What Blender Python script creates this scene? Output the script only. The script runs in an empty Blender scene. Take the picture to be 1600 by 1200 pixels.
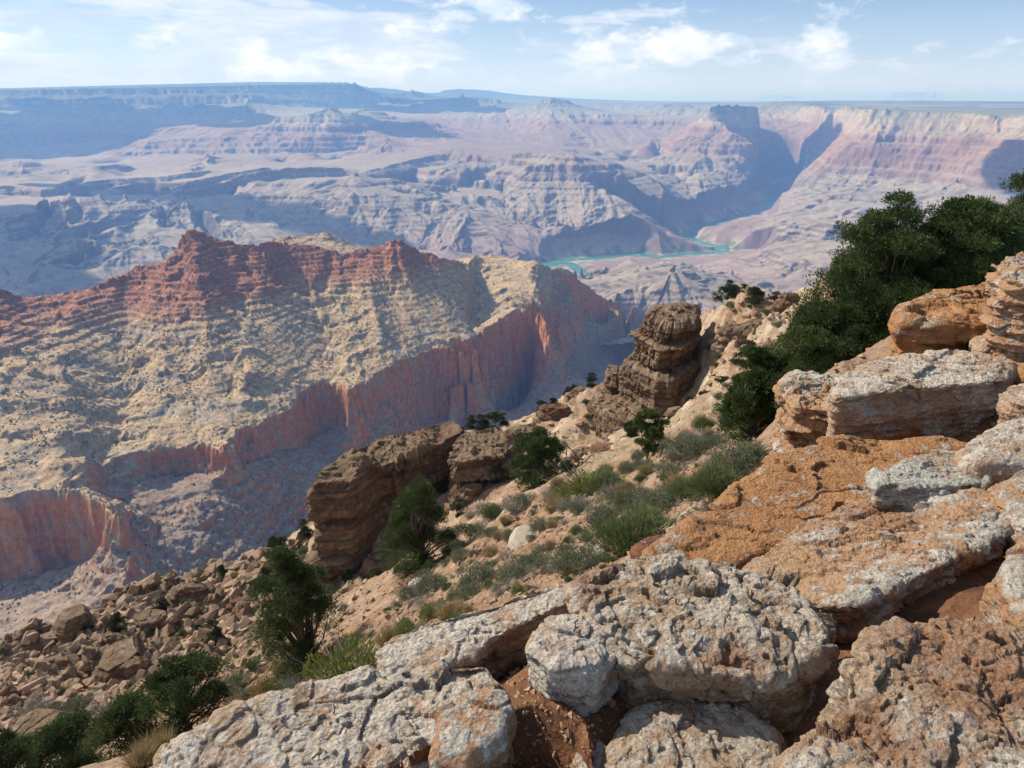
import bpy, math, random
import numpy as np
from mathutils import Vector, Matrix
R = math.radians
C = bpy.context.scene
COL = C.collection
rng = np.random.default_rng(7)
random.seed(7)
# ------------------------------------------------------------------ camera
FPX, PITCH = 1110.0, R(21.85)
cam = bpy.data.cameras.new('camera'); cam.sensor_width = 36; cam.lens = FPX / 1600 * 36
cam.clip_start = 0.05; cam.clip_end = 400000
co = bpy.data.objects.new('camera', cam); COL.objects.link(co)
co.rotation_euler = (R(90) - PITCH, 0, 0); C.camera = co
# ------------------------------------------------------------------ light
SUN_EL, SUN_AZ = R(40), R(-61)            # azimuth from +Y, negative = towards -X
sd = Vector((math.sin(SUN_AZ) * math.cos(SUN_EL), math.cos(SUN_AZ) * math.cos(SUN_EL), math.sin(SUN_EL)))
sl = bpy.data.lights.new('sun', 'SUN'); sl.energy = 4.9; sl.angle = R(0.6); sl.color = (1.0, .92, .80)
so = bpy.data.objects.new('sun', sl); COL.objects.link(so)
so.rotation_euler = sd.to_track_quat('Z', 'Y').to_euler()
C.view_settings.view_transform = 'Standard'; C.view_settings.look = 'None'
C.view_settings.gamma = 1.0; C.view_settings.exposure = 0.45
HAZE_DENSITY, HAZE_COL, HAZE_ANISO = 5.2e-5, (.21, .45, 1.0), .2
C.cycles.volume_bounces = 1; C.cycles.max_bounces = 6; C.cycles.diffuse_bounces = 3
C.cycles.transparent_max_bounces = 12; C.cycles.use_denoising = True

class NT:
    """small helper for node trees"""
    def __init__(s, tree): s.t = tree; s.n = tree.nodes; s.l = tree.links
    def add(s, typ, ins=None, **kw):
        n = s.n.new(typ)
        for k, v in kw.items(): setattr(n, k, v)
        for k, v in (ins or {}).items():
            if isinstance(v, bpy.types.NodeSocket): s.l.new(v, n.inputs[k])
            else: n.inputs[k].default_value = v
        return n
    def math(s, op, a, b=0.0, c=None, clamp=False):
        i = {0: a, 1: b}
        if c is not None: i[2] = c
        return s.add('ShaderNodeMath', i, operation=op, use_clamp=clamp).outputs[0]
    def vmath(s, op, a, b=(0, 0, 0)):
        return s.add('ShaderNodeVectorMath', {0: a, 1: b}, operation=op).outputs[0]
    def mix(s, f, a, b, blend='MIX'):
        n = s.n.new('ShaderNodeMix'); n.data_type = 'RGBA'; n.blend_type = blend
        for k, v in ((0, f), (6, a), (7, b)):
            if isinstance(v, bpy.types.NodeSocket): s.l.new(v, n.inputs[k])
            else: n.inputs[k].default_value = v if k == 0 else (tuple(v) + (1,))[:4]
        return n.outputs[2]
    def noise(s, vec, scale, detail=4, rough=.55, dist=0, typ=None):
        n = s.add('ShaderNodeTexNoise', {'Vector': vec, 'Scale': scale, 'Detail': detail, 'Roughness': rough, 'Distortion': dist})
        if typ: n.noise_type = typ
        return n.outputs[0]
    def voro(s, vec, scale, feature='F1', rnd=1.0, out=0):
        n = s.add('ShaderNodeTexVoronoi', feature=feature)
        s.l.new(vec, n.inputs['Vector']); n.inputs['Scale'].default_value = scale
        n.inputs['Randomness'].default_value = rnd
        return n.outputs[out]
    def ramp(s, f, stops, interp='LINEAR'):
        n = s.n.new('ShaderNodeValToRGB'); s.l.new(f, n.inputs[0]); cr = n.color_ramp; cr.interpolation = interp
        while len(cr.elements) < len(stops): cr.elements.new(.5)
        for e, (p, c) in zip(cr.elements, stops):
            e.position = p; e.color = (c, c, c, 1) if isinstance(c, (int, float)) else (tuple(c) + (1,))[:4]
        return n.outputs[0]

# ------------------------------------------------------------------ sky
W = bpy.data.worlds.new('World'); C.world = W; W.use_nodes = True
w = NT(W.node_tree); w.n.clear()
sky = w.add('ShaderNodeTexSky', sky_type='NISHITA', sun_disc=False, sun_elevation=SUN_EL, sun_rotation=SUN_AZ,
            altitude=2200, air_density=1.0, dust_density=1.2, ozone_density=1.5)
g = w.add('ShaderNodeTexCoord').outputs['Generated']
sx = w.add('ShaderNodeSeparateXYZ', {0: g}); el = sx.outputs[2]
cv = w.add('ShaderNodeCombineXYZ', {0: w.math('MULTIPLY', sx.outputs[0], 1.0), 1: w.math('MULTIPLY', sx.outputs[1], 1.0),
                                    2: w.math('MULTIPLY', el, 6.5)}).outputs[0]
warp = w.add('ShaderNodeTexNoise', {'Vector': cv, 'Scale': 9.0, 'Detail': 4.0})
cv2 = w.vmath('ADD', cv, w.vmath('MULTIPLY', w.vmath('SUBTRACT', warp.outputs['Color'], (.5, .5, .5)), (.10, .10, .06)))
n1 = w.noise(cv2, 5.5, 9, .56)
# more cloud towards the left of the view, clear sky to the upper right
side = w.math('MULTIPLY', sx.outputs[0], -.22)
n1b = w.math('ADD', n1, side)
clo = w.ramp(n1b, [(.48, 0), (.58, .7), (.70, 1)])
n2 = w.noise(w.vmath('ADD', cv2, (.02, .0, -.05)), 7, 8, .6)
ccol = w.mix(w.ramp(n2, [(.38, 0), (.62, 1)]), (7.0, 8.0, 9.8), (10.2, 10.4, 10.6))
up = w.ramp(el, [(0.0, .35), (.05, .9), (.3, 1), (.6, .5)])
skyc = w.mix(.32, sky.outputs[0], (3.9, 6.3, 10.2))
skyc = w.mix(w.ramp(el, [(0, .7), (.05, .3), (.12, 0)]), skyc, (9.6, 10.6, 11.6))
skyc = w.mix(w.math('MULTIPLY', clo, up), skyc, ccol)
# low bank of small heaped clouds
cw = w.add('ShaderNodeCombineXYZ', {0: sx.outputs[0], 1: sx.outputs[1], 2: w.math('MULTIPLY', el, 2.2)}).outputs[0]
n3 = w.noise(cw, 7.5, 11, .62); n3 = w.math('ADD', n3, w.ramp(el, [(.0, -0.2), (.045, .045), (.075, .03), (.10, -.12), (.13, -.3)]) if 0 else w.math('MULTIPLY', w.math('ABSOLUTE', w.math('SUBTRACT', el, .058)), -2.2))
n3 = w.math('ADD', n3, w.math('MULTIPLY', w.math('ABSOLUTE', w.math('ADD', sx.outputs[0], .05)), -.16))
skyc = w.mix(w.ramp(n3, [(.40, 0), (.48, .8), (.57, 1)]), skyc, w.mix(w.ramp(w.noise(w.vmath('ADD', cw, (0, 0, -.03)), 13, 8, .6), [(.4, 0), (.6, 1)]), (8.2, 9.3, 11.0), (11.6, 11.7, 11.8)))
w.add('ShaderNodeOutputWorld', {0: w.add('ShaderNodeBackground', {0: skyc, 1: 0.072}).outputs[0]})

# ------------------------------------------------------------------ picture geometry: pixel + distance -> place
cp, sp = math.cos(PITCH), math.sin(PITCH)
def ray(px, py):
    a = (np.asarray(px, float) - 800) / FPX; b = -(np.asarray(py, float) - 600) / FPX
    dx, dy, dz = a, cp + b * sp, -sp + b * cp
    h = np.hypot(dx, dy)
    return np.arctan2(dx, dy), dz / h
def P(px, py, r):
    az, te = ray(px, py); return np.array([r * math.sin(az), r * math.cos(az), r * te])
def Pz(px, py, z):
    az, te = ray(px, py); return P(px, py, z / te)

# ------------------------------------------------------------------ noise
_G = rng.uniform(0, 2 * np.pi, (256, 256)); _GX = np.cos(_G).astype('f4'); _GY = np.sin(_G).astype('f4')
_H = rng.random((256, 256, 2)).astype('f4')
def gn(x, y):
    ix = np.floor(x).astype(np.int32); iy = np.floor(y).astype(np.int32)
    fx = (x - ix).astype('f4'); fy = (y - iy).astype('f4')
    ux = fx * fx * fx * (fx * (fx * 6 - 15) + 10); uy = fy * fy * fy * (fy * (fy * 6 - 15) + 10)
    def c(a, b):
        i, j = (ix + a) & 255, (iy + b) & 255
        return _GX[i, j] * (fx - a) + _GY[i, j] * (fy - b)
    return ((c(0, 0) * (1 - ux) + c(1, 0) * ux) * (1 - uy) + (c(0, 1) * (1 - ux) + c(1, 1) * ux) * uy) * 1.5
def fbm(x, y, o=4, g=.5, ox=0.):
    s = 0; a = 1.; t = 0
    for k in range(o):
        s = s + a * gn(x + ox + 17.3 * k, y - ox + 9.1 * k); t += a; a *= g; x = x * 2.03; y = y * 2.03
    return s / t
def ridged(x, y, o=4, g=.5, ox=0.):
    s = 0; a = 1.; t = 0
    for k in range(o):
        s = s + a * (1 - 2 * np.abs(gn(x + ox + 17.3 * k, y - ox + 9.1 * k))); t += a; a *= g; x = x * 2.03; y = y * 2.03
    return s / t
def erosion(x, y, gx, gy, scale, octs=4, gain=.45, k=1.2, sat=.25):
    """gullies running down the slope (gx, gy); returns about -1..1"""
    m = np.hypot(gx, gy) + 1e-6
    s = np.minimum(m / sat, 1)
    dx, dy = (-gy / m * s * k).astype('f4'), (gx / m * s * k).astype('f4')
    h = np.zeros(x.shape, 'f4'); hx = h.copy(); hy = h.copy(); a = 1.; tot = 0; f = 1.
    x = (x / scale); y = (y / scale)
    for o in range(octs):
        qx, qy = x * f + 31.7 * o, y * f - 11.3 * o
        ddx, ddy = dx + hy * .8, dy - hx * .8
        ix = np.floor(qx).astype(np.int32); iy = np.floor(qy).astype(np.int32)
        fx = (qx - ix).astype('f4'); fy = (qy - iy).astype('f4')
        vh = np.zeros(x.shape, 'f4'); vx = vh.copy(); vy = vh.copy(); wt = vh + 1e-5
        for i in (-2, -1, 0, 1):
            for j in (-2, -1, 0, 1):
                hh = _H[(ix - i) & 255, (iy - j) & 255]
                px = fx + i - hh[..., 0] * .5; py = fy + j - hh[..., 1] * .5
                ww = np.exp(-(px * px + py * py) * 2)
                mg = (px * ddx + py * ddy) * (2 * np.pi)
                wt += ww; vh += np.cos(mg) * ww; sn = -np.sin(mg) * ww; vx += sn * ddx; vy += sn * ddy
        h += a * vh / wt; hx += a * vx / wt; hy += a * vy / wt; tot += a; a *= gain; f *= 2.
    return h / tot
def sstep(a, b, x):
    t = np.clip((x - a) / (b - a), 0, 1); return t * t * (3 - 2 * t)
def lerp(a, b, t): return a + (b - a) * t
def mixc(a, b, t): return a + (b - a) * t[..., None]

# ------------------------------------------------------------------ relief from break lines
class Relief:
    """log-polar height grid; break lines are laid in, the ground between them is stretched like a membrane"""
    def __init__(s, A0, A1, r0, r1, nc):
        s.A0, s.A1, s.t0, s.t1 = A0, A1, math.log(r0), math.log(r1)
        s.nc = nc; s.nr = int(round((s.t1 - s.t0) / (A1 - A0) * nc))
        s.val = np.zeros((s.nr, s.nc)); s.cnt = np.zeros((s.nr, s.nc))
    def put(s, az, r, z):
        u = (az - s.A0) / (s.A1 - s.A0) * (s.nc - 1); v = (np.log(r) - s.t0) / (s.t1 - s.t0) * (s.nr - 1)
        ok = (u >= 0) & (u <= s.nc - 1) & (v >= 0) & (v <= s.nr - 1)
        i, j = np.round(v[ok]).astype(int), np.round(u[ok]).astype(int)
        np.add.at(s.val, (i, j), z[ok]); np.add.at(s.cnt, (i, j), 1)
    def line(s, pts, z=None, k=1.0):
        """pts: (px,py,r) in units k, or (px,py) with z, z a number or a list"""
        p = np.array(pts, float)
        if z is not None:
            zz = np.broadcast_to(np.asarray(z, float), (len(p),)); az, te = ray(p[:, 0], p[:, 1]); r = zz / te
        else: r = p[:, 2] * k; az, te = ray(p[:, 0], p[:, 1]); zz = r * te
        for i in range(len(p) - 1):
            n = 2 + int(2.2 * max(abs(az[i + 1] - az[i]) / (s.A1 - s.A0) * s.nc, abs(math.log(r[i + 1] / r[i])) / (s.t1 - s.t0) * s.nr))
            t = np.linspace(0, 1, n)
            s.put(lerp(az[i], az[i + 1], t), np.exp(lerp(math.log(r[i]), math.log(r[i + 1]), t)), lerp(zz[i], zz[i + 1], t))
    def solve(s, it=70):
        levels = [(s.val, s.cnt)]
        while min(levels[-1][0].shape) > 12:
            v, c = levels[-1]; h, w_ = (v.shape[0] + 1) // 2 * 2, (v.shape[1] + 1) // 2 * 2
            v2 = np.zeros((h, w_)); c2 = np.zeros((h, w_)); v2[:v.shape[0], :v.shape[1]] = v; c2[:v.shape[0], :v.shape[1]] = c
            f = lambda a: a[::2, ::2] + a[1::2, ::2] + a[::2, 1::2] + a[1::2, 1::2]
            levels.append((f(v2), f(c2)))
        z = None
        for v, c in reversed(levels):
            m = c > 0; t = np.where(m, v / np.maximum(c, 1), 0)
            if z is None: z = np.full(v.shape, v.sum() / max(c.sum(), 1)); n = 400
            else: z = np.repeat(np.repeat(z, 2, 0), 2, 1)[:v.shape[0], :v.shape[1]]; n = it
            z = np.where(m, t, z)
            for _ in range(n):
                q = np.pad(z, 1, mode='edge')
                z = np.where(m, t, .25 * (q[2:, 1:-1] + q[:-2, 1:-1] + q[1:-1, 2:] + q[1:-1, :-2]))
        s.z = z.astype('f4'); return s
    def sample(s, az, r, a=None):
        a = s.z if a is None else a
        u = np.clip((az - s.A0) / (s.A1 - s.A0) * (s.nc - 1), 0, s.nc - 1.001); v = np.clip((np.log(r) - s.t0) / (s.t1 - s.t0) * (s.nr - 1), 0, s.nr - 1.001)
        i, j = v.astype(np.int32), u.astype(np.int32); fv, fu = (v - i).astype('f4'), (u - j).astype('f4')
        return (a[i, j] * (1 - fu) + a[i, j + 1] * fu) * (1 - fv) + (a[i + 1, j] * (1 - fu) + a[i + 1, j + 1] * fu) * fv
    def sxy(s, x, y, a=None): return s.sample(np.arctan2(x, y), np.hypot(x, y), a)
    def grad(s, smooth=2):
        z = s.z
        for _ in range(smooth):
            q = np.pad(z, 1, mode='edge'); z = (q[2:, 1:-1] + q[:-2, 1:-1] + q[1:-1, 2:] + q[1:-1, :-2] + z * 4) / 8
        da = (s.A1 - s.A0) / (s.nc - 1); dt = (s.t1 - s.t0) / (s.nr - 1)
        gt, ga = np.gradient(z, dt, da)
        r = np.exp(np.linspace(s.t0, s.t1, s.nr))[:, None]; az = np.linspace(s.A0, s.A1, s.nc)[None]
        gr, gq = gt / r, ga / r
        s.gx = (gr * np.sin(az) + gq * np.cos(az)).astype('f4'); s.gy = (gr * np.cos(az) - gq * np.sin(az)).astype('f4')
def terr(z, seed, tmin, tmax, lo=.45, hi=.7, soft=.14, rg=(-1700, 400)):
    """ledges and ramps: a monotone map of height with steep and gentle beds"""
    q = np.random.default_rng(seed); zi = [rg[0]]; zo = [rg[0]]
    while zi[-1] < rg[1]:
        t = q.uniform(tmin, tmax); f = q.uniform(lo, hi)
        zi += [zi[-1] + t * (1 - soft), zi[-1] + t]; zo += [zo[-1] + t * (1 - f), zo[-1] + t]
    return np.interp(z, zi, zo).astype('f4')

# ------------------------------------------------------------------ mesh + object helpers
def mesh_np(name, V, F, col=None, smooth=True, extra=None):
    me = bpy.data.meshes.new(name); V = np.ascontiguousarray(V, 'f4').reshape(-1, 3); F = np.ascontiguousarray(F, 'i4')
    k = F.shape[1]
    me.vertices.add(len(V)); me.vertices.foreach_set('co', V.ravel())
    me.loops.add(F.size); me.loops.foreach_set('vertex_index', F.ravel())
    me.polygons.add(len(F)); me.polygons.foreach_set('loop_start', np.arange(0, F.size, k, dtype='i4'))
    me.polygons.foreach_set('use_smooth', np.full(len(F), smooth))
    me.update(calc_edges=True)
    if col is not None:
        a = me.attributes.new('tint', 'FLOAT_COLOR', 'POINT'); c4 = np.ones((len(V), 4), 'f4'); c4[:, :3] = col.reshape(-1, 3)
        a.data.foreach_set('color', c4.ravel())
    for n, v in (extra or {}).items():
        a = me.attributes.new(n, 'FLOAT', 'POINT'); a.data.foreach_set('value', np.ascontiguousarray(v, 'f4').ravel())
    return me
def grid_faces(nr, nc):
    i = np.arange(nr - 1)[:, None] * nc + np.arange(nc - 1)[None]
    return np.stack([i, i + 1, i + 1 + nc, i + nc], -1).reshape(-1, 4)
def link(name, me, mat, parent=None, loc=None):
    o = bpy.data.objects.new(name, me); COL.objects.link(o)
    if mat is not None and me is not None and not me.materials: me.materials.append(mat)
    if parent is not None: o.parent = parent
    if loc is not None: o.location = loc
    return o
def tag(o, label=None, cat=None, group=None, kind=None):
    for k, v in (('label', label), ('category', cat), ('group', group), ('kind', kind)):
        if v: o[k] = v
    return o
def material(name, build):
    m = bpy.data.materials.new(name); m.use_nodes = True; t = NT(m.node_tree); t.n.clear()
    b = t.add('ShaderNodeBsdfPrincipled'); b.inputs['Roughness'].default_value = .95; b.inputs['Specular IOR Level'].default_value = .15
    build(t, b); t.add('ShaderNodeOutputMaterial', {0: b.outputs[0]}); return m
def tintmat(name, s1, s2, bump=0, bs=1, lo=.7, hi=1.3, rough=.95, detail=8):
    def f(t, b):
        p = t.add('ShaderNodeNewGeometry').outputs['Position']
        a = t.add('ShaderNodeAttribute', attribute_name='tint').outputs['Color']
        n = t.math('ADD', t.math('MULTIPLY', t.noise(p, s1, detail, .65), .6), t.math('MULTIPLY', t.noise(p, s2, detail, .65), .4))
        v = t.add('ShaderNodeMapRange', {0: n, 1: .35, 2: .65, 3: lo, 4: hi}).outputs[0]
        t.l.new(t.vmath('MULTIPLY', a, t.add('ShaderNodeCombineXYZ', {0: v, 1: v, 2: v}).outputs[0]), b.inputs['Base Color'])
        b.inputs['Roughness'].default_value = rough
        if bump:
            t.l.new(t.add('ShaderNodeBump', {'Strength': bump, 'Distance': bs, 'Height': n}).outputs[0], b.inputs['Normal'])
    return material(name, f)
# ================================================================== THE CANYON (far)
far = Relief(R(-46), R(46), 2500, 60000, 800)
L = lambda *a, **k: far.line([tuple(map(float, s.split(','))) for s in ' '.join(a).split()], k=1000., **k)
RIV = [(800,440),(858,415),(880,407.5),(924,403.5),(960,400),(992,397.5),(1034,401),(1060,398.5),(1091,396.5),(1124,393),(1128,386),(1100,380),(1078,372),
       (1074,365),(1100,355),(1137,342),(1175,333),(1200,322),(1213,308),(1217,297),(1210,290)]
RIV2 = [(880,407.5),(893,413),(905,422),(925,432)]
# near floor and the pale hill in the foreground of the canyon
L('-200,700,2.5 1800,640,2.5')
L('-250,560,3.2 200,560,3.2 700,520,3.5 900,520,3.9 1000,505,4.1 1120,505,4.0 1250,500,4.0 1500,520,3.6 1850,540,3.3')
L('880,440,4.6 930,434,4.9 985,430,4.75 1000,421,4.7 1020,424,4.65 1055,417,4.6 1080,440,4.4 1110,462,4.3 1145,488,4.15')
L('1055,417,4.6 1040,445,4.3 1030,470,4.15 1000,500,4.0')
L('1000,421,4.7 985,450,4.3 960,475,4.1')
L('975,404,5.35 1000,412,5.1 1020,424,4.8')
L('975,404,5.35 940,420,5.0 900,432,4.9')
L('1145,425,5.1 1165,450,4.7 1185,480,4.4')
# left part: pale hills and dark ledges (distance follows from the slope of the ground, crests stand above it)
def fr(py): return float(np.interp(py, [300, 310, 320, 330, 345, 357, 372, 385, 400, 415, 440, 470, 500], [7.75, 7.5, 7.2, 7.05, 6.9, 6.8, 6.5, 6.3, 6.0, 5.8, 5.5, 5.2, 4.95]))
def LH(s_, d): far.line([(float(a), float(b), fr(float(b) + d)) for a, b in (q.split(',') for q in s_.split())], k=1000.)
LH('-250,470 0,468 150,460 300,450 500,440 640,430 760,425 830,425', 0)
for q_ in ('72,305 55,325 25,342 10,350', '72,305 95,325 110,345 108,357', '110,300 108,325 109,345', '110,300 140,315 170,330', '154,303 165,318 172,338', '200,300 190,318 172,338 150,347 107,357',
           '237,312 215,320 180,340 140,352 108,360', '262,318 240,330 220,345 175,365 120,390 72,415 50,440', '285,317 265,335 250,350 248,372', '297,315 300,335 305,350 330,375',
           '320,330 340,345 370,370 400,378', '220,345 235,362 245,378 232,388', '100,372 150,378 200,390 270,384', '400,330 420,345 440,352'):
    LH(q_, 15)
for q_ in ('85,322 80,345 60,365 20,385', '128,318 130,340 125,352', '180,315 185,330', '215,310 205,325', '150,358 100,368 40,390 0,400', '215,360 160,372 90,395 30,430', '270,330 262,350 270,370', '315,345 325,365 345,385', '225,395 150,405 100,425', '0,345 30,360'):
    LH(q_, -7)
# ledges of the Tonto platform on the left: edge, foot
for e, b in (('69,296,8.0 125,287,8.25 170,281,8.4 217,278,8.5 260,276,8.5 300,270,8.7 330,266,8.8', 9),
             ('262,292,7.9 300,284,8.1 340,276,8.3 370,270,8.5 420,262,8.8', 9),
             ('275,299,7.4 310,293,7.5 347,285,7.7 372,276,7.9 400,270,8.0 460,262,8.2 540,262,8.3', 15)):
    L(e); q = [tuple(map(float, s.split(','))) for s in e.split()]
    far.line([(a, y + b, r_ - .07) for a, y, r_ in q], k=1000.)
L('-200,300,8.0 0,292,8.3 40,290,8.4 69,296,8.0'); L('-200,312,7.9 0,304,8.2 45,302,8.2 69,306,7.9')
L('69,296,8.05 125,280,9.0 200,268,9.6'); L('300,262,9.2 390,258,9.4')
L('400,300,7.5 450,305,7.4 540,315,7.1'); L('400,312,7.4 450,318,7.3 520,325,7.1'); L('420,350,6.85 510,352,6.85')
# little pale hills on the platform
L('15,270,9.4 27,262,9.8 35,250,10.2 60,262,9.9 110,267,9.6'); L('35,250,10.2 40,272,9.2')
L('302,271,9.0 315,252,9.7 327,239,10.2 345,254,9.9 372,264,9.3'); L('327,239,10.2 325,268,9.0')
L('-200,285,9.4 0,280,9.4 60,272,9.4 130,268,9.8 200,262,10.2')
# north rim: crest, cliff foot, bench, red slopes, redwall, talus
L('-250,146,17 0,141,17 130,138,17 260,136,17 400,133.5,17 480,132,18 550,130,19 565,133,19.2 587,143,19.5')
L('-250,162,24 0,138,24 400,128,26 560,128,28')
L('-250,153,16.8 0,150,16.8 260,146,16.8 400,143,16.7 460,146,17.3 560,146,18.5 590,152,19')
L('-250,160,16.4 0,158,16.3 245,152,16.3 400,148,16 455,156,16.6 560,158,18.2 600,162,18.6')
L('-250,174,16.2 0,172,16.1 245,166,16.1 320,163,16 400,161,15.7 440,166,16.0 560,170,18 620,172,18.2')
L('-250,212,14.3 0,210,14.2 100,206,14.2 185,200,14.4 240,185,14.8 300,180,14.8 400,180,14.6')
L('-250,232,13.9 0,233,13.8 60,230,13.8 100,224,14.0 185,222,14.0 210,218,14.0')
L('-250,255,12.6 0,252,12.6 100,248,12.8 190,246,12.6')
L('245,168,16 238,185,15 226,206,13.6 212,230,11.9 205,243,11.5 172,258,11')
L('385,150,15.8 388,165,15 392,185,14 400,200,13.2')
L('330,165,15.6 300,190,14.2'); L('275,170,15.8 265,190,14.6')
L('250,200,13.2 330,200,13 400,195,13 462,196,12.6')
L('212,230,11.8 235,222,11.9 260,219,12 300,217,12 400,211,12.1 440,212,12.1 462,219,11.6')
L('207,245,11.5 235,240,11.5 300,242,11.3 400,240,11.3 440,243,11.2 459,238,11.3')
# temple
L('430,182,12.6 475,180,12.4 503,172,12.5 512,166,12.6 517,164.5,12.6 526,168,12.6 535,176,12.6 560,178,12.8 575,182,13.2')
L('475,180,12.35 530,180,12.3 560,178,12.6'); L('465,195,12.1 520,192,12.0 555,190,12.3')
L('462,219,11.7 475,212,11.7 520,210,11.7 555,211,11.9 565,205,12.3')
L('459,238,11.5 475,240,11.4 520,238,11.4 560,235,11.6')
L('442,250,10.9 470,252,10.8 520,255,10.7 570,244,11.0'); L('480,240,11.35 450,250,10.7 430,256,10.3')
# ridges right of the temple
L('555,176,13.6 575,169,14 595,169,14.1 610,178,14 630,190,13.8 640,196,13.5')
L('600,200,12.9 622,199,12.8 650,190,13.3 675,188,13.3'); L('605,212,12.7 622,210,12.6 650,202,13.1 678,203,13.1')
L('675,188,13.3 690,205,12.6 705,222,11.7')
L('577,226,11 592,220,11.1 607,214,11.2 625,224,11.1 650,228,11.2'); L('607,214,11.2 600,235,10.4')
L('622,210,12.5 640,222,11.8 650,228,11.4'); L('560,240,10.6 620,238,10.4 690,236,10.4 705,232,10.3 725,230,10.5')
# pale platform edges in the middle
L('575,269,8.5 600,262,8.7 630,255,9.1 645,250,9.3 680,243,9.8 695,234,10.2 705,231,10.2')
L('580,278,8.4 605,274,8.6 637,266,9.0 650,262,9.2 690,258,9.6 710,256,9.6')
L('720,248,9.6 700,270,8.9 660,285,8.4')
L('735,239,9.6 745,244,9.5 765,250,9.4 782,256,9.25 800,254,9.3 837,256,9.1'); L('737,247,9.5 745,251,9.4 765,258,9.3 782,266,9.15 800,268,9.1')
L('705,232,10.2 735,238,9.9 790,242,9.9 ')
L('735,265,9.2 720,285,8.6 700,295,8.2'); L('790,285,8.6 790,310,7.9 800,325,7.4')
# layered mesa
L('550,270,7.75 558,268,7.8 570,273,7.8 587,277,7.8 615,280,7.85 637,284,7.85 650,292,7.7 660,296,7.6')
L('549,282,7.65 560,281,7.65 587,290,7.65 612,293,7.65 637,299,7.65 655,303,7.5')
L('536,300,7.35 560,302,7.3 590,306,7.3 640,308,7.3 675,310,7.35 700,320,7.2 732,334,7.0')
L('537,312,7.25 560,314,7.2 612,322,7.15 645,330,7.1 682,337,7.1 715,341,6.9 733,341,6.9')
L('510,354,6.8 530,335,6.95 540,315,7.15'); L('612,322,7.08 590,345,6.85 575,365,6.65 525,365,6.6')
L('733,341,6.88 725,365,6.55 700,392,6.25'); L('733,341,6.9 755,358,6.75 785,382,6.45')
L('650,335,7.0 640,355,6.75 620,378,6.45'); L('575,385,6.4 640,395,6.3 700,400,6.2 790,390,6.35')
L('590,335,7.0 560,352,6.75'); L('680,340,6.98 670,360,6.7 655,385,6.4'); L('677,306,7.7 700,302,7.8 735,304,7.8 767,307,7.7'); L('677,312,7.6 720,320,7.5 767,315,7.6')
L('767,318,7.55 790,335,7.3 800,350,7.05 830,356,6.95'); L('800,325,7.45 830,330,7.35')
L('560,425,5.7 700,420,5.75 790,412,5.95 840,414,6.1')
# big middle ridge down to the river
L('800,240,8.9 837,237,8.8 867,245,8.45 880,242,8.38 893,236.5,8.35 912,246,8.3 930,250,8.35 960,257,8.5 985,262,8.7 1000,268,8.8')
L('825,258,8.15 850,257,8.12 875,259,8.1 900,261,8.08 925,264,8.08 940,267,8.1 962,260,8.35 975,263,8.4')
L('820,270,8.08 847,272,8.05 875,275,8.02 900,278,8.0 925,281,8.0 940,283,8.02 970,278,8.3')
L('800,305,7.75 830,315,7.55 860,322,7.5 900,325,7.45 940,322,7.5 985,318,7.6')
L('826,345,7.25 852,343,7.2 895,349,7.12 920,345,7.12 940,342,7.15 970,339,7.2 1000,337,7.22')
L('826,352,7.17 852,350,7.12 895,357,7.03 940,350,7.06 970,347,7.1 1000,346,7.12')
L('860,322,7.5 850,335,7.33'); L('900,325,7.45 905,338,7.25'); L('845,275,8.03 835,295,7.8 815,320,7.5'); L('900,278,7.98 890,300,7.75'); L('940,283,8.0 935,300,7.8')
L('840,410,6.45 870,404,6.55 880,401,6.6 920,396,6.72 960,393,6.8 1015,394,6.8 1050,393,6.83 1085,389,6.9 1095,386,7.0')
L('885,350,6.95 890,375,6.75 895,385,6.65'); L('1000,342,7.1 1003,360,6.9 1000,380,6.85 998,390,6.8')
L('1000,337,7.15 1020,350,7.15 1040,368,7.1 1060,378,7.05 1090,383,7.05')
L('962,258,8.45 975,275,8.3 985,300,7.9 985,316,7.7 1012,317,7.8'); L('1012,317,7.8 1025,335,7.8 1038,350,7.6 1045,368,7.25')
L('1000,268,8.8 1020,278,8.7 1032,283,8.7 1040,300,8.4 1050,315,8.2 1065,335,8.0 1080,345,7.95 1085,356,7.8')
L('1012,264,9.8 1050,270,10.0 1070,281,9.9 1095,265,10.2 1107,270,10.2 1125,262,10.6 1162,270,10.9 1180,276,11.2 1210,282,11.6')
L('1095,265,10.2 1100,285,9.8 1110,310,9.2'); L('1125,262,10.6 1135,285,10.1 1150,310,9.6'); L('1162,272,10.8 1175,295,10.4 1185,310,10.1')
L('1070,281,9.9 1080,305,9.2 1100,330,8.8'); L('1040,300,8.7 1060,310,8.6 1075,325,8.4')
L('1078,366,7.75 1100,351,8.35 1137,337,9.05 1172,327,9.55 1195,315,10.1 1208,303,10.8 1212,292,11.3')
# far middle: benches and slopes below the pointed temple
L('800,168,17 830,164,16.6 842,158,16.4 850,156,16.4 858,156,16.3 862,153,16.3 866,151,16.3 870,154,16.3 880,156,16.3 893,156,16.4 898,160,16.4 906,166,16.3 925,172,16')
L('840,172,15.6 866,170,15.4 890,172,15.4 910,176,15.3 940,178,15.2 1000,180,15.2 1060,188,14.8 1075,192,14.5')
L('900,182,15.0 960,190,14.8 1010,192,14.8 1060,194,14.6'); L('900,190,14.8 960,198,14.6 1000,200,14.6 1050,205,14.4')
L('866,170,15.4 850,200,13.8 830,225,12'); L('890,175,15.2 910,205,13.8 930,235,12'); L('980,199,14.5 985,225,12.8 990,240,11.8'); L('1040,204,14.3 1030,230,12.6 1040,250,11.6')
L('1020,215,13.4 1010,235,12.0'); L('900,206,13.3 880,228,11.8'); L('940,225,12.6 960,240,11.6 985,245,11.4')
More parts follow.
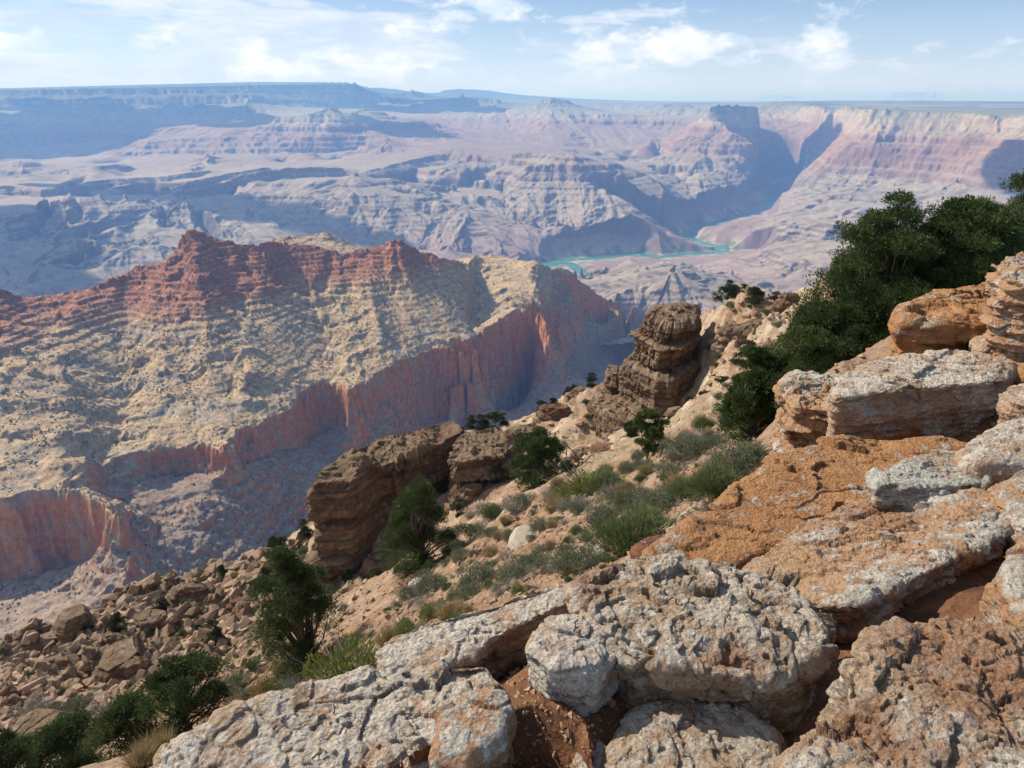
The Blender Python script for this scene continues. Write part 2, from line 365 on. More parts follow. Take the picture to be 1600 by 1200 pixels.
L('840,232,10.8 900,234,11.0 945,250,10.8 1000,256,10.8 1050,262,10.8')
L('700,215,12.4 750,215,12.6 800,222,12.2 840,230,11.4'); L('740,225,11.4 790,228,11.4')
# dark mesa and pale rims behind the middle
L('600,162,19 640,158,19 660,157,19 700,154,18.6 720,152,18.4 724,148,18.4 727,146,18.4 731,149,18.4 735,152,18.4 770,153,18.3 780,155,18.2 795,164,18 812,172,17.6')
L('637,157,21 640,141,21.3 648,140,21.4 658,141,21.4 662,148,21.3 668,156,21')
L('710,165,17.8 705,185,16.2 700,205,14.8'); L('740,168,17.8 750,190,16 760,205,14.8'); L('785,170,17.5 800,195,15.6 790,208,14.6')
L('640,172,17.6 660,180,16.4 680,195,15'); L('700,208,14.3 760,208,14.3 800,205,14.5 830,215,13.6')
L('570,137,30 600,137,30 630,141,30 650,144,30 680,150,31 690,141,31 712,138,31 745,140,31 775,142,32 795,148,32 815,150,33 850,151,34 880,157,35 910,161,36')
L('570,156,27 650,156,26 700,156,25 800,160,25 850,164,24 900,166,24')
L('905,161,22 930,160,22 980,161,22 1035,162,21'); L('930,172,20.5 980,172,20.5 1030,174,20'); L('930,182,18 980,184,17.6 1010,184,17.4')
L('1037,162,18.5 1060,162,18.4 1082,163,18.3'); L('1030,182,17.5 1075,186,17 1097,178,17.6')
L('1082,161,24 1105,160,24 1122,160,22 1190,160,21 1230,158,19 1280,159,18 1317,165,15.5'); 
L('1085,182,20 1100,178,19 1110,172,18.5'); 
# dark flat-topped butte in the middle distance
L('1110,172,12.5 1114,165,12.6 1122,163,12.6 1140,164,12.6 1160,165,12.6 1185,167,12.5 1193,175,12.5')
L('1118,165,13.2 1185,166,13.4')
L('1104,187,12.1 1115,190,11.95 1127,192,11.9 1150,196,11.9')
L('1193,175,12.5 1197,187,12.4 1203,200,12.4 1225,212,12.9 1250,225,13.2 1262,235,13.2')
L('1080,196,12.2 1092,190,12.2 1104,188,12.1'); L('1127,192,11.9 1135,200,11.7 1147,203,11.6 1165,212,11.6 1175,222,11.5 1188,235,11.5')
L('1067,215,11.9 1080,208,12.0 1095,208,11.8 1125,214,11.6 1145,216,11.5')
L('1085,221,11.5 1095,221,11.45 1130,226,11.3 1160,222,11.35 1177,222,11.4 1185,228,11.5')
L('1080,231,11.3 1105,238,11.2 1127,246,11.0 1160,248,11.0 1182,248,11.1')
L('1060,215,11.9 1048,240,11.3 1037,256,10.9'); L('1100,240,11.0 1085,262,10.6'); L('1060,262,10.7 1100,272,10.6 1150,268,10.8 1200,274,11.2 1220,279,11.5')
L('1185,250,11.0 1200,262,11.2 1215,275,11.5'); L('1207,225,12.6 1222,250,12.3 1240,262,12.2'); L('1262,236,13.2 1265,250,12.6 1260,262,12.0')
L('1150,246,10.95 1155,262,10.8')
# rims behind the gorge
L('1200,159.5,17 1230,161,16.5 1260,165,15.5 1290,167,13.6 1317,168.5,12.6 1345,170,12.3')
L('1200,176,16.2 1212,183,15.8 1235,192,15.3 1262,188,14.8 1275,200,14 1300,196,13.0')
L('1215,200,15 1245,210,14.4 1275,214,13.8 1262,222,13.6')
L('1300,200,12.9 1320,205,12.0 1340,208,11.4'); L('1290,232,12.2 1275,250,11.8 1265,262,11.6')
L('1300,170,13.2 1305,195,12.9'); L('1240,163,16 1250,190,15')
# right wall (rim, cliff foot, red beds, redwall, talus)
L('1345,171,11 1362,171.5,10.4 1390,173,10.4 1425,174.5,10.3 1470,175.5,10.2 1525,177,10.0 1600,180,9.6 1700,184,9.2 1850,190,8.7')
L('1350,190,10.35 1372,191,10.2 1400,196,10.15 1440,200,10.05 1500,199,9.95 1560,198,9.8 1600,200,9.4 1700,206,9.0 1850,214,8.5')
L('1345,210,10.15 1370,212,9.95 1405,213,9.95 1450,214,9.85 1500,212,9.7 1550,214,9.5 1600,218,9.1 1700,224,8.7 1850,235,8.2')
L('1362,171.5,10.4 1352,190,10.3 1347,203,10.2 1330,222,10.1 1315,238,10.0 1297,243,10.0 1290,250,10.0 1284,262,9.9')
L('1325,228,10.0 1350,230,9.85 1380,232,9.8 1420,234,9.75 1470,236,9.7 1520,240,9.4 1600,240,9.0 1700,246,8.6')
L('1312,245,9.9 1330,246,9.85 1355,249,9.8 1390,252,9.75 1410,253,9.7 1440,250,9.6 1470,258,9.5 1500,258,9.3 1560,262,8.9 1650,270,8.5 1850,285,7.9')
L('1307,267,9.75 1330,270,9.7 1350,272,9.65 1390,277,9.6 1420,277,9.5 1441,276,9.45 1452,288,9.35 1480,290,9.1 1500,285,9.0 1560,300,8.6 1650,300,8.2 1850,310,7.7')
L('1441,252,9.6 1441,270,9.5'); L('1505,262,9.2 1498,285,9.0')
L('1520,240,9.4 1500,275,9.0 1470,300,8.6 1440,320,8.2 1425,345,7.6')  # spur to the right
L('1410,253,9.7 1405,240,9.75 1410,215,9.9'); L('1378,192,10.2 1372,215,9.9 1360,235,9.8')
L('1240,283,11.0 1262,272,10.6 1284,266,10.1'); L('1225,300,10.9 1245,295,10.4 1275,290,9.7')
# ledges below the wall
L('1275,281,9.6 1300,281,9.45 1330,285,9.4 1360,288,9.35 1395,292,9.2'); L('1272,292,9.4 1300,292,9.3 1330,293,9.3 1360,294,9.25 1395,296,9.2')
L('1310,297,8.95 1350,299,8.9 1388,302,8.8'); L('1310,301,8.9 1350,303,8.85 1388,304,8.8')
L('1295,304,8.7 1330,306,8.6 1365,309,8.5 1400,312,8.4 1450,318,8.1'); L('1300,314,8.6 1335,317,8.45 1370,320,8.35 1405,323,8.2 1450,328,8.0')
L('1240,300,9.8 1260,304,9.3 1285,300,9.1'); L('1230,330,8.3 1262,325,8.1 1290,318,8.3 1310,330,7.9')
L('1320,331,7.5 1345,327,7.6 1375,330,7.5 1400,336,7.3 1480,345,7.0'); L('1322,340,7.4 1345,338,7.4 1375,342,7.2')
L('1234,351,6.75 1243,350,6.8 1270,352,6.7 1300,356,6.6 1337,354,6.7 1365,350,6.9 1400,360,6.5 1500,370,6.2 1700,385,5.8')
L('1235,367,6.65 1260,370,6.55 1300,374,6.5 1335,368,6.6 1370,364,6.6 1400,374,6.4 1500,385,6.1 1700,400,5.7')
L('1241,405,5.55 1262,408,5.5 1290,412,5.4 1340,410,5.4 1450,420,5.1 1700,440,4.7'); L('1242,417,5.5 1262,425,5.4 1290,430,5.3 1340,428,5.3 1450,440,5.0 1700,460,4.6')
L('1285,395,5.8 1330,385,6.0 1380,385,6.0')
# pink floor to the right of the river
L('1130,405,6.2 1180,415,5.7 1230,425,5.35'); L('1150,372,7.0 1190,375,6.7 1230,372,6.5'); L('1140,358,7.7 1180,350,7.8 1225,345,7.6')
L('1075,410,6.1 1120,420,5.6 1180,440,5.1 1230,460,4.8'); L('1200,395,6.0 1215,400,5.85 1232,410,5.55'); L('1160,385,6.7 1195,388,6.3')
L('1150,395,6.4 1170,398,6.2 1200,412,5.8'); L('1215,318,9.3 1225,325,8.9 1240,318,9.0')
L('920,418,5.9 1000,408,6.1 1040,406,6.3 1075,403,6.45')
# plateau behind
for r_ in (26, 34, 45, 59):
    far.line([(-250, 0, 0)] and [(px_, 600, r_) for px_ in (0, 1)], k=1000.) if 0 else None
azs = np.linspace(R(-46), R(46), 900)
def plat(az, r, z): far.put(az, np.full_like(az, r), np.full_like(az, z))
plat(azs[(azs < R(-12))], 33000, 130); plat(azs[azs > R(7)], 36000, -170)
plat(azs, 45000, -120); plat(azs, 59500, -150)
a2 = azs[(azs > R(9))]
plat(a2[a2 < R(24)], 24000, -165)
L('1362,170.6,11.2 1425,171,11.6 1600,171,12.5 1850,172,13'); L('1425,172,14 1600,173,14.5 1850,174,15'); L('1345,168,12.6 1420,168.5,17 1600,168,18 1850,168,18')
L('1330,162.5,19 1425,164,18.6 1500,165,18.4 1600,166,18.8')
L('1240,157.8,20.5 1300,157.2,20.3 1440,157.4,20 1520,158,20 1600,158.6,21 1850,159,22')
L('1240,162,20.2 1330,164,19.4 1440,165,19 1520,166,18.8')
def bank(pp, dy, z):
    far.line([(a, b + dy) for a, b in pp], z=z)
bank(RIV[2:], 2.2, -1385); bank(RIV[12:18], -2.0, -1385); far.solve()
# lay the river bed in
def wpts(pp, z=-1400):
    q = np.array([Pz(a, b, z)[:2] for a, b in pp]); out = []
    for i in range(len(q) - 1):   # Catmull-Rom
        p0, p1, p2, p3 = q[max(i - 1, 0)], q[i], q[i + 1], q[min(i + 2, len(q) - 1)]
        for t in np.linspace(0, 1, 9)[:-1]:
            out.append(.5 * ((2 * p1) + (-p0 + p2) * t + (2 * p0 - 5 * p1 + 4 * p2 - p3) * t * t + (-p0 + 3 * p1 - 3 * p2 + p3) * t ** 3))
    return np.array(out + [q[-1]])
rv1, rv2 = wpts(RIV), wpts(RIV2)
def dist_to(x, y, pl, side=False):
    d = np.full(x.shape, 1e9, 'f4'); rn = d.copy()
    for i in range(len(pl) - 1):
        a, b = pl[i], pl[i + 1]; e = b - a; l2 = (e ** 2).sum() + 1e-6
        t = np.clip(((x - a[0]) * e[0] + (y - a[1]) * e[1]) / l2, 0, 1)
        q = np.hypot(x - a[0] - e[0] * t, y - a[1] - e[1] * t); rn = np.where(q < d, np.hypot(a[0] + e[0] * t, a[1] + e[1] * t), rn); d = np.minimum(d, q)
    return (d, rn) if side else d
far.grad(3)
def polar(rel, ncol, rows):
    az = np.linspace(rel.A0 + 1e-4, rel.A1 - 1e-4, ncol); A, Rr = np.meshgrid(az, rows)
    return (Rr * np.sin(A)).astype('f8'), (Rr * np.cos(A)).astype('f8')
def rows_for(rel, n, r0, r1, flat=.35):
    """row spacing follows how much the relief changes as seen along its length"""
    t = np.linspace(math.log(r0), math.log(r1), 3000); az = np.linspace(rel.A0, rel.A1, 160)[None]
    z = rel.sample(np.broadcast_to(az, (3000, 160)), np.exp(t)[:, None] + 0 * az); e = z / np.exp(t)[:, None]
    d = np.abs(np.diff(e, axis=0)).mean(1) / (t[1] - t[0]); d = np.convolve(np.pad(d, 15, mode='edge'), np.ones(31) / 31, 'valid')
    wgt = d / d.mean() + flat; c = np.concatenate([[0], np.cumsum(wgt)]); c /= c[-1]
    return np.exp(np.interp(np.linspace(0, 1, n), c, t))
NC_FAR = 1450
X, Y = polar(far, NC_FAR, rows_for(far, 1250, 2700, 58000))
rr = np.hypot(X, Y)
dr = np.minimum(dist_to(X, Y, rv1), dist_to(X, Y, rv2) + 15)
amp = np.clip(rr / 9000, .5, 1.6) * sstep(0, 900, dr)
wx = (36 * ridged(X / 600, Y / 600, 4, .6) + 30 * fbm(X / 2200, Y / 2200, 2, ox=5)) * amp
wy = (36 * ridged(X / 600, Y / 600, 4, .6, ox=40) + 30 * fbm(X / 2200, Y / 2200, 2, ox=77)) * amp
zb = far.sxy(X + wx, Y + wy); gx = far.sxy(X + wx, Y + wy, far.gx); gy = far.sxy(X + wx, Y + wy, far.gy)
sl_ = np.hypot(gx, gy)
rf = sstep(50, 260, dr)
er = erosion(X, Y, gx, gy, 560, 5, .5, 1.25, .18)
er2 = erosion(X + 900, Y, gx, gy, 170, 3, .5, 1.2, .16)
er3 = erosion(X - 500, Y, gx, gy, 1400, 5, .5, 1.2, .08)
ea = sstep(.0, .22, sl_)
plateau = sstep(-330, -200, zb) * (1 - sstep(.03, .10, sl_))
hill = sstep(-800, -1000, zb)
right = sstep(R(8), R(16), np.arctan2(X, Y)) * hill
z = zb + ((er * 44 + er2 * 12) * (ea * .85 + .1 + .25 * hill) + er3 * 60 * hill * (1 - .8 * ea) * (1 - .6 * right)) * rf * (1 - plateau) + fbm(X / 300, Y / 300, 4, .55) * 9 * rf * (1 - plateau * .9)
# side canyons cut into the platform and small buttes standing on it
pm_ = sstep(-1120, -1040, zb) * (1 - sstep(-820, -740, zb)) * (1 - sstep(.16, .32, sl_)) * sstep(7400, 8200, rr) * (1 - sstep(R(13), R(19), np.arctan2(X, Y)))
vx_ = X + 350 * fbm(X / 900, Y / 900, 3, ox=4); vy_ = Y + 350 * fbm(X / 900, Y / 900, 3, ox=44)
vv = 1 - np.abs(fbm(vx_ / 1500, vy_ / 1900, 3, .45, ox=64)) * 4.2
z = z - 230 * sstep(.35, .95, vv) * pm_ * rf
z = z + 210 * sstep(.16, .42, fbm(vx_ / 1300, vy_ / 1500, 3, .5, ox=84)) * pm_ * rf
soft_hill = sstep(-1080, -1200, z)
ts = sstep(.10, .38, sl_)
zt = terr(z + fbm(X / 900, Y / 900, 2) * 25, 3, 60, 150)
z = lerp(z, zt, rf * (1 - plateau) * np.maximum(.6 * ts * sstep(-900, -750, z), .75 * pm_))
zt = terr(z + fbm(X / 400, Y / 400, 2) * 8, 11, 20, 52)
calm = (1 - sstep(9000, 9600, rr)) * (1 - sstep(R(13), R(16), np.arctan2(X, Y)))
z = lerp(z, zt, (.85 - .5 * calm) * rf * (1 - plateau) * (1 - .8 * soft_hill) * (.12 + .88 * ts))
rw = 72 + 20 * gn(X / 350, Y / 350)
z = np.minimum(z, -1394 + np.maximum(dr - rw - 10, 0) * .95 + np.maximum(dr - 250, 0) * 4)
dn_, rn_ = dist_to(X, Y, rv1, True)
fd_ = (rr < rn_) * (1 - sstep(600, 1100, dn_)) * (1 - sstep(float(ray(1195, 300)[0]), float(ray(1225, 300)[0]), np.arctan2(X, Y)))
z = lerp(z, np.minimum(z, -1396 + np.maximum(dn_ - rw, 0) * .06), fd_)
z = z + (er * 10 + fbm(X / 400, Y / 400, 3) * 8) * (dn_ < 1500) * sstep(150, 500, dn_)
z = np.maximum(z, -1399 + 3 * sstep(rw, rw + 60, dr))
z = np.where(dr < rw, lerp(-1412, -1396, sstep(rw - 25, rw + 2, dr)), z)
rowz = np.stack([X, Y, z], -1)
def slope_of(X, Y, Z):
    ax, ay, az_ = np.gradient(X, axis=1), np.gradient(Y, axis=1), np.gradient(Z, axis=1)
    bx, by, bz = np.gradient(X, axis=0), np.gradient(Y, axis=0), np.gradient(Z, axis=0)
    nx, ny, nz = ay * bz - az_ * by, az_ * bx - ax * bz, ax * by - ay * bx
    return np.abs(nz) / np.sqrt(nx ** 2 + ny ** 2 + nz ** 2 + 1e-9)
nz = slope_of(X, Y, z)
c = lambda *a: np.array(a, 'f4')
def bands(z, stops):
    zz = np.array([s[0] for s in stops]); cc = np.array([s[1] for s in stops], 'f4')
    return np.stack([np.interp(z, zz, cc[:, k]) for k in range(3)], -1).astype('f4')
zj = z + fbm(X / 700, Y / 700, 3) * 40
near_ = (1 - sstep(9000, 9600, rr)) * (1 - sstep(R(13), R(16), np.arctan2(X, Y)))
zs_ = zj; zj = lerp(zj, np.minimum(zj, -860 + .05 * (zj + 860)), near_)
cliff = bands(zj, [(-1420, (.20, .135, .125)), (-1180, (.22, .15, .135)), (-1100, (.20, .16, .13)), (-900, (.23, .18, .14)), (-820, (.28, .17, .13)),
                   (-620, (.31, .18, .125)), (-420, (.30, .18, .13)), (-380, (.42, .31, .22)), (-120, (.42, .34, .25)), (100, (.36, .31, .24)), (250, (.35, .30, .24))])
soft = bands(zj, [(-1420, (.34, .25, .21)), (-1340, (.36, .25, .21)), (-1200, (.36, .26, .22)), (-1090, (.36, .285, .22)), (-900, (.37, .30, .225)), (-760, (.34, .26, .19)),
                  (-600, (.32, .22, .16)), (-400, (.33, .225, .16)), (-340, (.38, .31, .21)), (-150, (.25, .25, .17)), (60, (.12, .14, .09)), (300, (.07, .10, .06))])
zj = zs_; tcl = sstep(.80, .62, nz)
colf = mixc(soft, cliff, tcl)
bd = gn(zj / 23 + 3, zj * 0 + 7) * .5 + gn(zj / 9, zj * 0 + 2) * .4
colf *= (1 + .30 * bd * (.3 + tcl))[..., None]
colf *= (1 + .22 * fbm(X / 500, Y / 500, 4, ox=9))[..., None]
# purple clay hills low down, pale sand at the water, green fringe
cl = sstep(-1080, -1230, z) * sstep(-.15, .25, fbm(X / 1500, Y / 1500, 3, ox=55))
colf = mixc(colf, c(.29, .20, .17), cl * .7)
sand = (1 - sstep(90, 230, dr)) * sstep(-.2, .15, fbm(X / 260, Y / 260, 3, ox=21)); colf = mixc(colf, c(.46, .38, .28), sand * .9)
gfr = (1 - sstep(20, 75, np.abs(dr - rw - 25))) * sstep(-.05, .2, fbm(X / 110, Y / 110, 3, ox=31)); colf = mixc(colf, c(.11, .15, .06), gfr * .8)
pl_ = plateau * sstep(12000, 16000, rr) * sstep(R(5), R(14), np.arctan2(X, Y))
fo = sstep(-.1, .2, fbm(X / 2500, Y / 900, 3, ox=3)); colf = mixc(colf, mixc(np.broadcast_to(c(.36, .31, .23), colf.shape), c(.10, .12, .08), fo), pl_ * .9)
M_CANYON = tintmat('canyon_rock', .012, .05, .5, 14, .72, 1.28)
tag(link('canyon', mesh_np('canyon', np.stack([X, Y, z], -1), grid_faces(*X.shape), np.clip(colf * np.array([.80, .83, .84], 'f4'), .02, .8)), M_CANYON), kind='structure',
    label='hazy canyon walls, buttes and pink floor stretching to the far rim')
# river sheet
def ribbon(pl, hw, zz):
    d = np.gradient(pl, axis=0); n = np.stack([-d[:, 1], d[:, 0]], -1); n /= np.linalg.norm(n, axis=1)[:, None]
    v = np.concatenate([np.c_[pl + n * hw, np.full(len(pl), zz)], np.c_[pl - n * hw, np.full(len(pl), zz)]]); k = len(pl)
    i = np.arange(k - 1); return v, np.stack([i, i + 1, i + 1 + k, i + k], -1)
v1, f1 = ribbon(rv1, 105, -1400.); v2, f2 = ribbon(rv2[3:], 90, -1400.01)
def riv(t, b):
    p = t.add('ShaderNodeNewGeometry').outputs['Position']
    n = t.noise(p, .012, 5, .6)
    t.l.new(t.ramp(n, [(.40, (.035, .16, .125)), (.58, (.06, .215, .165)), (.68, (.30, .40, .34))]), b.inputs['Base Color'])
    b.inputs['Roughness'].default_value = .35; b.inputs['Specular IOR Level'].default_value = .3
    t.l.new(t.add('ShaderNodeBump', {'Strength': .4, 'Distance': 2, 'Height': t.noise(p, .06, 4)}).outputs[0], b.inputs['Normal'])
tag(link('river', mesh_np('river', np.concatenate([v1, v2]), np.concatenate([f1, f2 + len(v1)])), material('river_water', riv)), kind='structure', label='turquoise river bending across the canyon floor')
# desert to the horizon with a far mesa
th = np.linspace(0, 2 * np.pi, 181)[:-1]; rad = np.array([56000, 70000, 95000, 130000, 190000])
gx_, gr_ = np.meshgrid(np.linspace(R(-60), R(60), 300), rad)
zz = np.full(gx_.shape, -170.); zz[0] = -260
M_DES = tintmat('desert', .0004, .0015, 0, 1, .8, 1.2)
def desert_col(x, y): return mixc(np.broadcast_to(c(.34, .30, .23), x.shape + (3,)), c(.16, .17, .12), sstep(-.1, .3, fbm(x / 14000, y / 5000, 3)))
dx_, dy_ = gr_ * np.sin(gx_), gr_ * np.cos(gx_)
tag(link('desert_plain', mesh_np('desert_plain', np.stack([dx_, dy_, zz], -1), grid_faces(*gx_.shape), desert_col(dx_, dy_)), M_DES), kind='structure')
def mesa(name, px0, px1, top, r, depth):
    a0, a1 = ray(px0, 150)[0], ray(px1, 150)[0]; u = np.linspace(-.35, 1.35, 120); v = np.linspace(-1, 1, 24); U, V_ = np.meshgrid(u, v)
    d = np.minimum(np.minimum(U + .05, 1.05 - U) * 9, (1 - np.abs(V_)) * 3) + .5 * fbm(U * 6, V_ * 2 + r / 9e3, 3)
    h = sstep(-2.2, .2, d) * .45 + sstep(.15, .75, d) * .55
    A = a0 + (a1 - a0) * U; rr_ = r + V_ * depth
    x, y = rr_ * np.sin(A), rr_ * np.cos(A); zz = -185 + h * (top + 185)
    tag(link(name, mesh_np(name, np.stack([x, y, zz], -1), grid_faces(*x.shape), np.broadcast_to(c(.30, .22, .17), x.shape + (3,))), M_DES), kind='structure')
mesa('mesa', 1392, 1462, 600, 88000, 6000)
mesa('mesa', 1185, 1240, 420, 100000, 6000)
# ================================================================== THE RED RIDGE (middle distance)
mid = Relief(R(-47), R(47), 640, 4300, 850)
def ML(s, z=None): mid.line([tuple(map(float, q.split(','))) for q in s.split()], z=z, k=1000. if z is None else 1)
azs = np.linspace(R(-47), R(47), 1700)
def mput(r, z, a0=-47, a1=47): q = azs[(azs > R(a0)) & (azs < R(a1))]; mid.put(q, np.full_like(q, r), np.full_like(q, z))
mput(645, -640); mput(4290, -1560)
mput(2950, -900, -47, -22); mput(3500, -1230, -47, 3); mput(3500, -1180, 3, 12); mput(3300, -1130, 14, 47); mput(2400, -1050, 15, 47)
SKY = '-200,440,2.1 -60,450,2.1 0,451,2.1 22,459,2.09 36,469,2.08 86,466,2.09 112,452,2.1 157,447,2.11 190,430,2.12 225,415,2.14 262,404,2.16 283,389,2.18 286,372,2.19 300,362,2.2 322,364,2.2 349,377,2.2 375,380,2.2 412,380,2.2 440,380,2.25 480,385,2.25 517,391,2.25 532,396,2.25 571,389,2.25 580,386,2.25 605,382,2.27 615,376,2.27 627,372,2.28 640,380,2.28 646,385,2.28 661,395,2.3 691,402,2.3 710,406,2.32 729,412,2.35'
ML(SKY)
q = [tuple(map(float, t.split(','))) for t in SKY.split()]
mid.line([(a, b + 34, r + .22) for a, b, r in q], k=1000.)
ML('729,412,2.5 747,399,2.85 770,398,2.88 792,399,2.9 800,404,2.85 820,408,2.75 837,412,2.7 860,421,2.75 875,419,2.78 894,425,2.8 924,449,2.9 950,466,3.0 987,474,3.1 1006,485,3.2 1040,505,3.4 1080,525,3.6')
ML('735,440,3.1 792,440,3.15 860,455,3.1 900,470,3.15')
ML('410,384,2.8 427,375,2.9 450,368,2.95 480,366,3.0 514,364,3.0 544,376,3.0 560,384,3.0 575,392,2.95'); ML('400,410,3.3 575,410,3.3')
# red cliff: near block
T0 = '-260,800,.95 -100,790,.98 0,783,.985 46,771,1.0 80,762,1.01 100,754,1.015 125,758,1.02 154,765,1.01 179,783,1.0 190,800,1.0'
t0 = np.array([tuple(map(float, q.split(','))) for q in T0.split()]); a0, e0 = ray(t0[:, 0], t0[:, 1]); t0z = -618. + 0 * a0; t0r = t0z / e0
mid.line(t0[:, :2], z=t0z)
_o0 = np.argsort(a0); mid.line([(x, y, (np.interp(ray(x, y)[0], a0[_o0], t0r[_o0]) - d_) / 1000) for x, y, d_ in ((-260, 950, 45), (-100, 930, 45), (0, 912, 42), (54, 896, 40), (90, 885, 38), (125, 873, 38), (160, 862, 38), (186, 858, 36))], k=1000.)
RT = [(169, 728), (190, 718), (210, 711), (235, 700), (262, 692), (290, 689), (319, 689), (345, 695), (360, 700), (371, 677), (390, 668), (409, 662), (432, 648), (457, 632), (480, 614), (499, 599), (525, 595), (540, 603), (549, 609), (575, 594), (600, 580),
      (631, 564), (655, 555), (680, 545), (710, 545), (740, 545), (755, 537), (762, 511), (790, 495), (819, 481), (840, 481), (852, 485), (860, 496)]
RZ = [-640] * 4 + [-645] * 6 + [-650] * 16 + [-645, -640, -632, -625, -625, -625, -632]
mid.line(RT, z=RZ)
RB = [(172, 751), (210, 741), (232, 734), (262, 736), (292, 737), (330, 732), (367, 728), (405, 715), (432, 706), (461, 700), (490, 685), (515, 668), (540, 659),
      (560, 645), (594, 630), (640, 616), (687, 606), (710, 598), (740, 592), (766, 588), (776, 572), (800, 562), (822, 555), (845, 543), (864, 518)]
_a, _t = ray([q[0] for q in RT], [q[1] for q in RT]); _r = np.array(RZ) / _t; _o = np.argsort(_a); RTa, RTr, RTz = _a[_o], _r[_o], np.array(RZ)[_o]
mid.line([(x, y, (np.interp(ray(x, y)[0], RTa, RTr) - 24) / 1000) for x, y in RB], k=1000.)
# slopes from the cliff top up to the crest, steeper towards the top, with spurs running down
ok = a0 < ray(165, 728)[0]
BA = np.concatenate([a0[ok], RTa]); BR = np.concatenate([t0r[ok], RTr]); BZ = np.concatenate([t0z[ok], RTz]); o = np.argsort(BA); BA, BR, BZ = BA[o], BR[o], BZ[o]
sk = np.array([tuple(map(float, q.split(','))) for q in (SKY + ' 747,399,2.85 792,399,2.9 820,408,2.75 837,412,2.7 852,418,2.7').split()])
sa, se = ray(sk[:, 0], sk[:, 1]); o = np.argsort(sa); SA, SR, SZ = sa[o], sk[o, 2] * 1000, (sk[:, 2] * 1000 * se)[o]
ag = np.linspace(ray(-180, 600)[0], ray(838, 450)[0], 1100)
br, bz, sr, sz = np.interp(ag, BA, BR), np.interp(ag, BA, BZ), np.interp(ag, SA, SR), np.interp(ag, SA, SZ)
k_ = np.ones(25) / 25; br = np.convolve(np.pad(br, 12, mode='edge'), k_, 'valid'); bz = np.convolve(np.pad(bz, 12, mode='edge'), k_, 'valid')
SPURS = [((310, 362), (415, 662), 26, 34), ((205, 425), (200, 712), -26, 26), ((120, 450), (110, 755), 16, 26), ((30, 465), (20, 775), 18, 30), ((450, 380), (549, 608), -30, 24),
         ((627, 372), (690, 545), 24, 34), ((560, 395), (610, 575), 12, 22), ((705, 405), (760, 520), -16, 22), ((260, 405), (270, 690), 14, 22), ((375, 382), (355, 697), -22, 22), ((770, 399), (810, 481), 12, 20)]
for s_ in (.1, .22, .36, .5, .63, .75, .86, .94):
    r_ = br + (sr - br) * s_; g_ = .62 * s_ + .38 * s_ ** 2.2; zz = bz + (sz - bz) * g_
    for (x0, y0), (x1, y1), h_, w_ in SPURS:
        ac = lerp(float(ray(x1, y1)[0]), float(ray(x0, y0)[0]), s_); zz = zz + h_ * np.exp(-((ag - ac) / (w_ / FPX)) ** 2) * min(1, 5 * s_ * (1 - s_)) 
    m_ = (ag > ray(-180, 600)[0])
    mid.put(ag, r_, zz)
ML('852,480,2.33 845,460,2.4 841,438,2.5'); ML('872,500,2.42 868,470,2.5 862,445,2.6')
# talus below the cliff, wash, lit slope on the far side
ML('205,775,1.36 220,785,1.33 250,800,1.31 290,840,1.22 317,883,1.165 340,900,1.15'); ML('340,880,1.18 400,860,1.21 480,825,1.33 600,745,1.5 700,690,1.79 760,658,1.93 850,625,2.25 900,608,2.42 950,585,2.6 1000,552,3.0 1050,535,3.3')
ML('290,800,1.28 330,780,1.30 400,765,1.355 460,755,1.42'); ML('530,720,1.565 600,690,1.61 680,665,1.84 760,640,1.935 830,612,2.2')
ML('120,915,1.17 60,945,1.16 0,990,1.15 -150,1020,1.15'); ML('205,870,1.1 230,885,1.1 270,900,1.12'); ML('215,835,1.2 250,855,1.19 300,895,1.15')
ML('300,790,1.29 330,800,1.265 370,830,1.25 400,845,1.24'); ML('150,1000,1.02 250,960,1.03 320,920,1.1')
ML('900,470,2.75 930,500,2.85 960,525,3.0 990,535,3.15'); ML('950,482,2.92 962,480,2.93 975,486,2.9'); ML('952,498,2.87 972,500,2.86')
ML('862,445,2.62 880,480,2.6 910,530,2.62 945,575,2.68'); ML('1006,485,3.2 1010,510,3.25 1020,540,3.2')
mid.solve(60); mid.grad(2)
NCM = 1500
X, Y = polar(mid, NCM, rows_for(mid, 1150, 660, 4250, .25))
az = np.arctan2(X, Y)
_l = mid.sxy(X, Y); wa_ = 8 + 13 * sstep(-600, -632, _l) * sstep(-900, -850, _l)
wx = wa_ * ridged(X / 95, Y / 95, 4, .6) + 10 * fbm(X / 350, Y / 350, 2, ox=5); wy = wa_ * ridged(X / 95, Y / 95, 4, .6, ox=40) + 10 * fbm(X / 350, Y / 350, 2, ox=77)
zb = mid.sxy(X + wx, Y + wy); gx = mid.sxy(X + wx, Y + wy, mid.gx); gy = mid.sxy(X + wx, Y + wy, mid.gy); sl_ = np.hypot(gx, gy)
er = erosion(X, Y, gx, gy, 330, 6, .5, 1.2, .2); er2 = erosion(X + 90, Y, gx, gy, 48, 4, .55, 1.2, .2)
up = sstep(-560, -480, zb + 20 * fbm(X / 200, Y / 200, 3)); low = sstep(-660, -700, zb)
lv = mid.sxy(X, Y); keep = 1 - .75 * sstep(-20, 10, (lv - zb)) * 0
z = zb + (er * 21 * (1 - .3 * low) + er2 * 2.2) * (.25 + .75 * sstep(.05, .35, sl_)) + fbm(X / 60, Y / 60, 5, .6) * 2.2 + ridged(X / 22, Y / 22, 4, .6) * .7
zt = terr(z + fbm(X / 250, Y / 250, 2) * 8, 5, 6, 15, .5, .75, .12); z = lerp(z, zt, .28 + .65 * up)
zt = terr(z + fbm(X / 120, Y / 120, 2) * 3, 6, 2.0, 4.5, .5, .8, .15); z = lerp(z, zt, .2 + .6 * up)
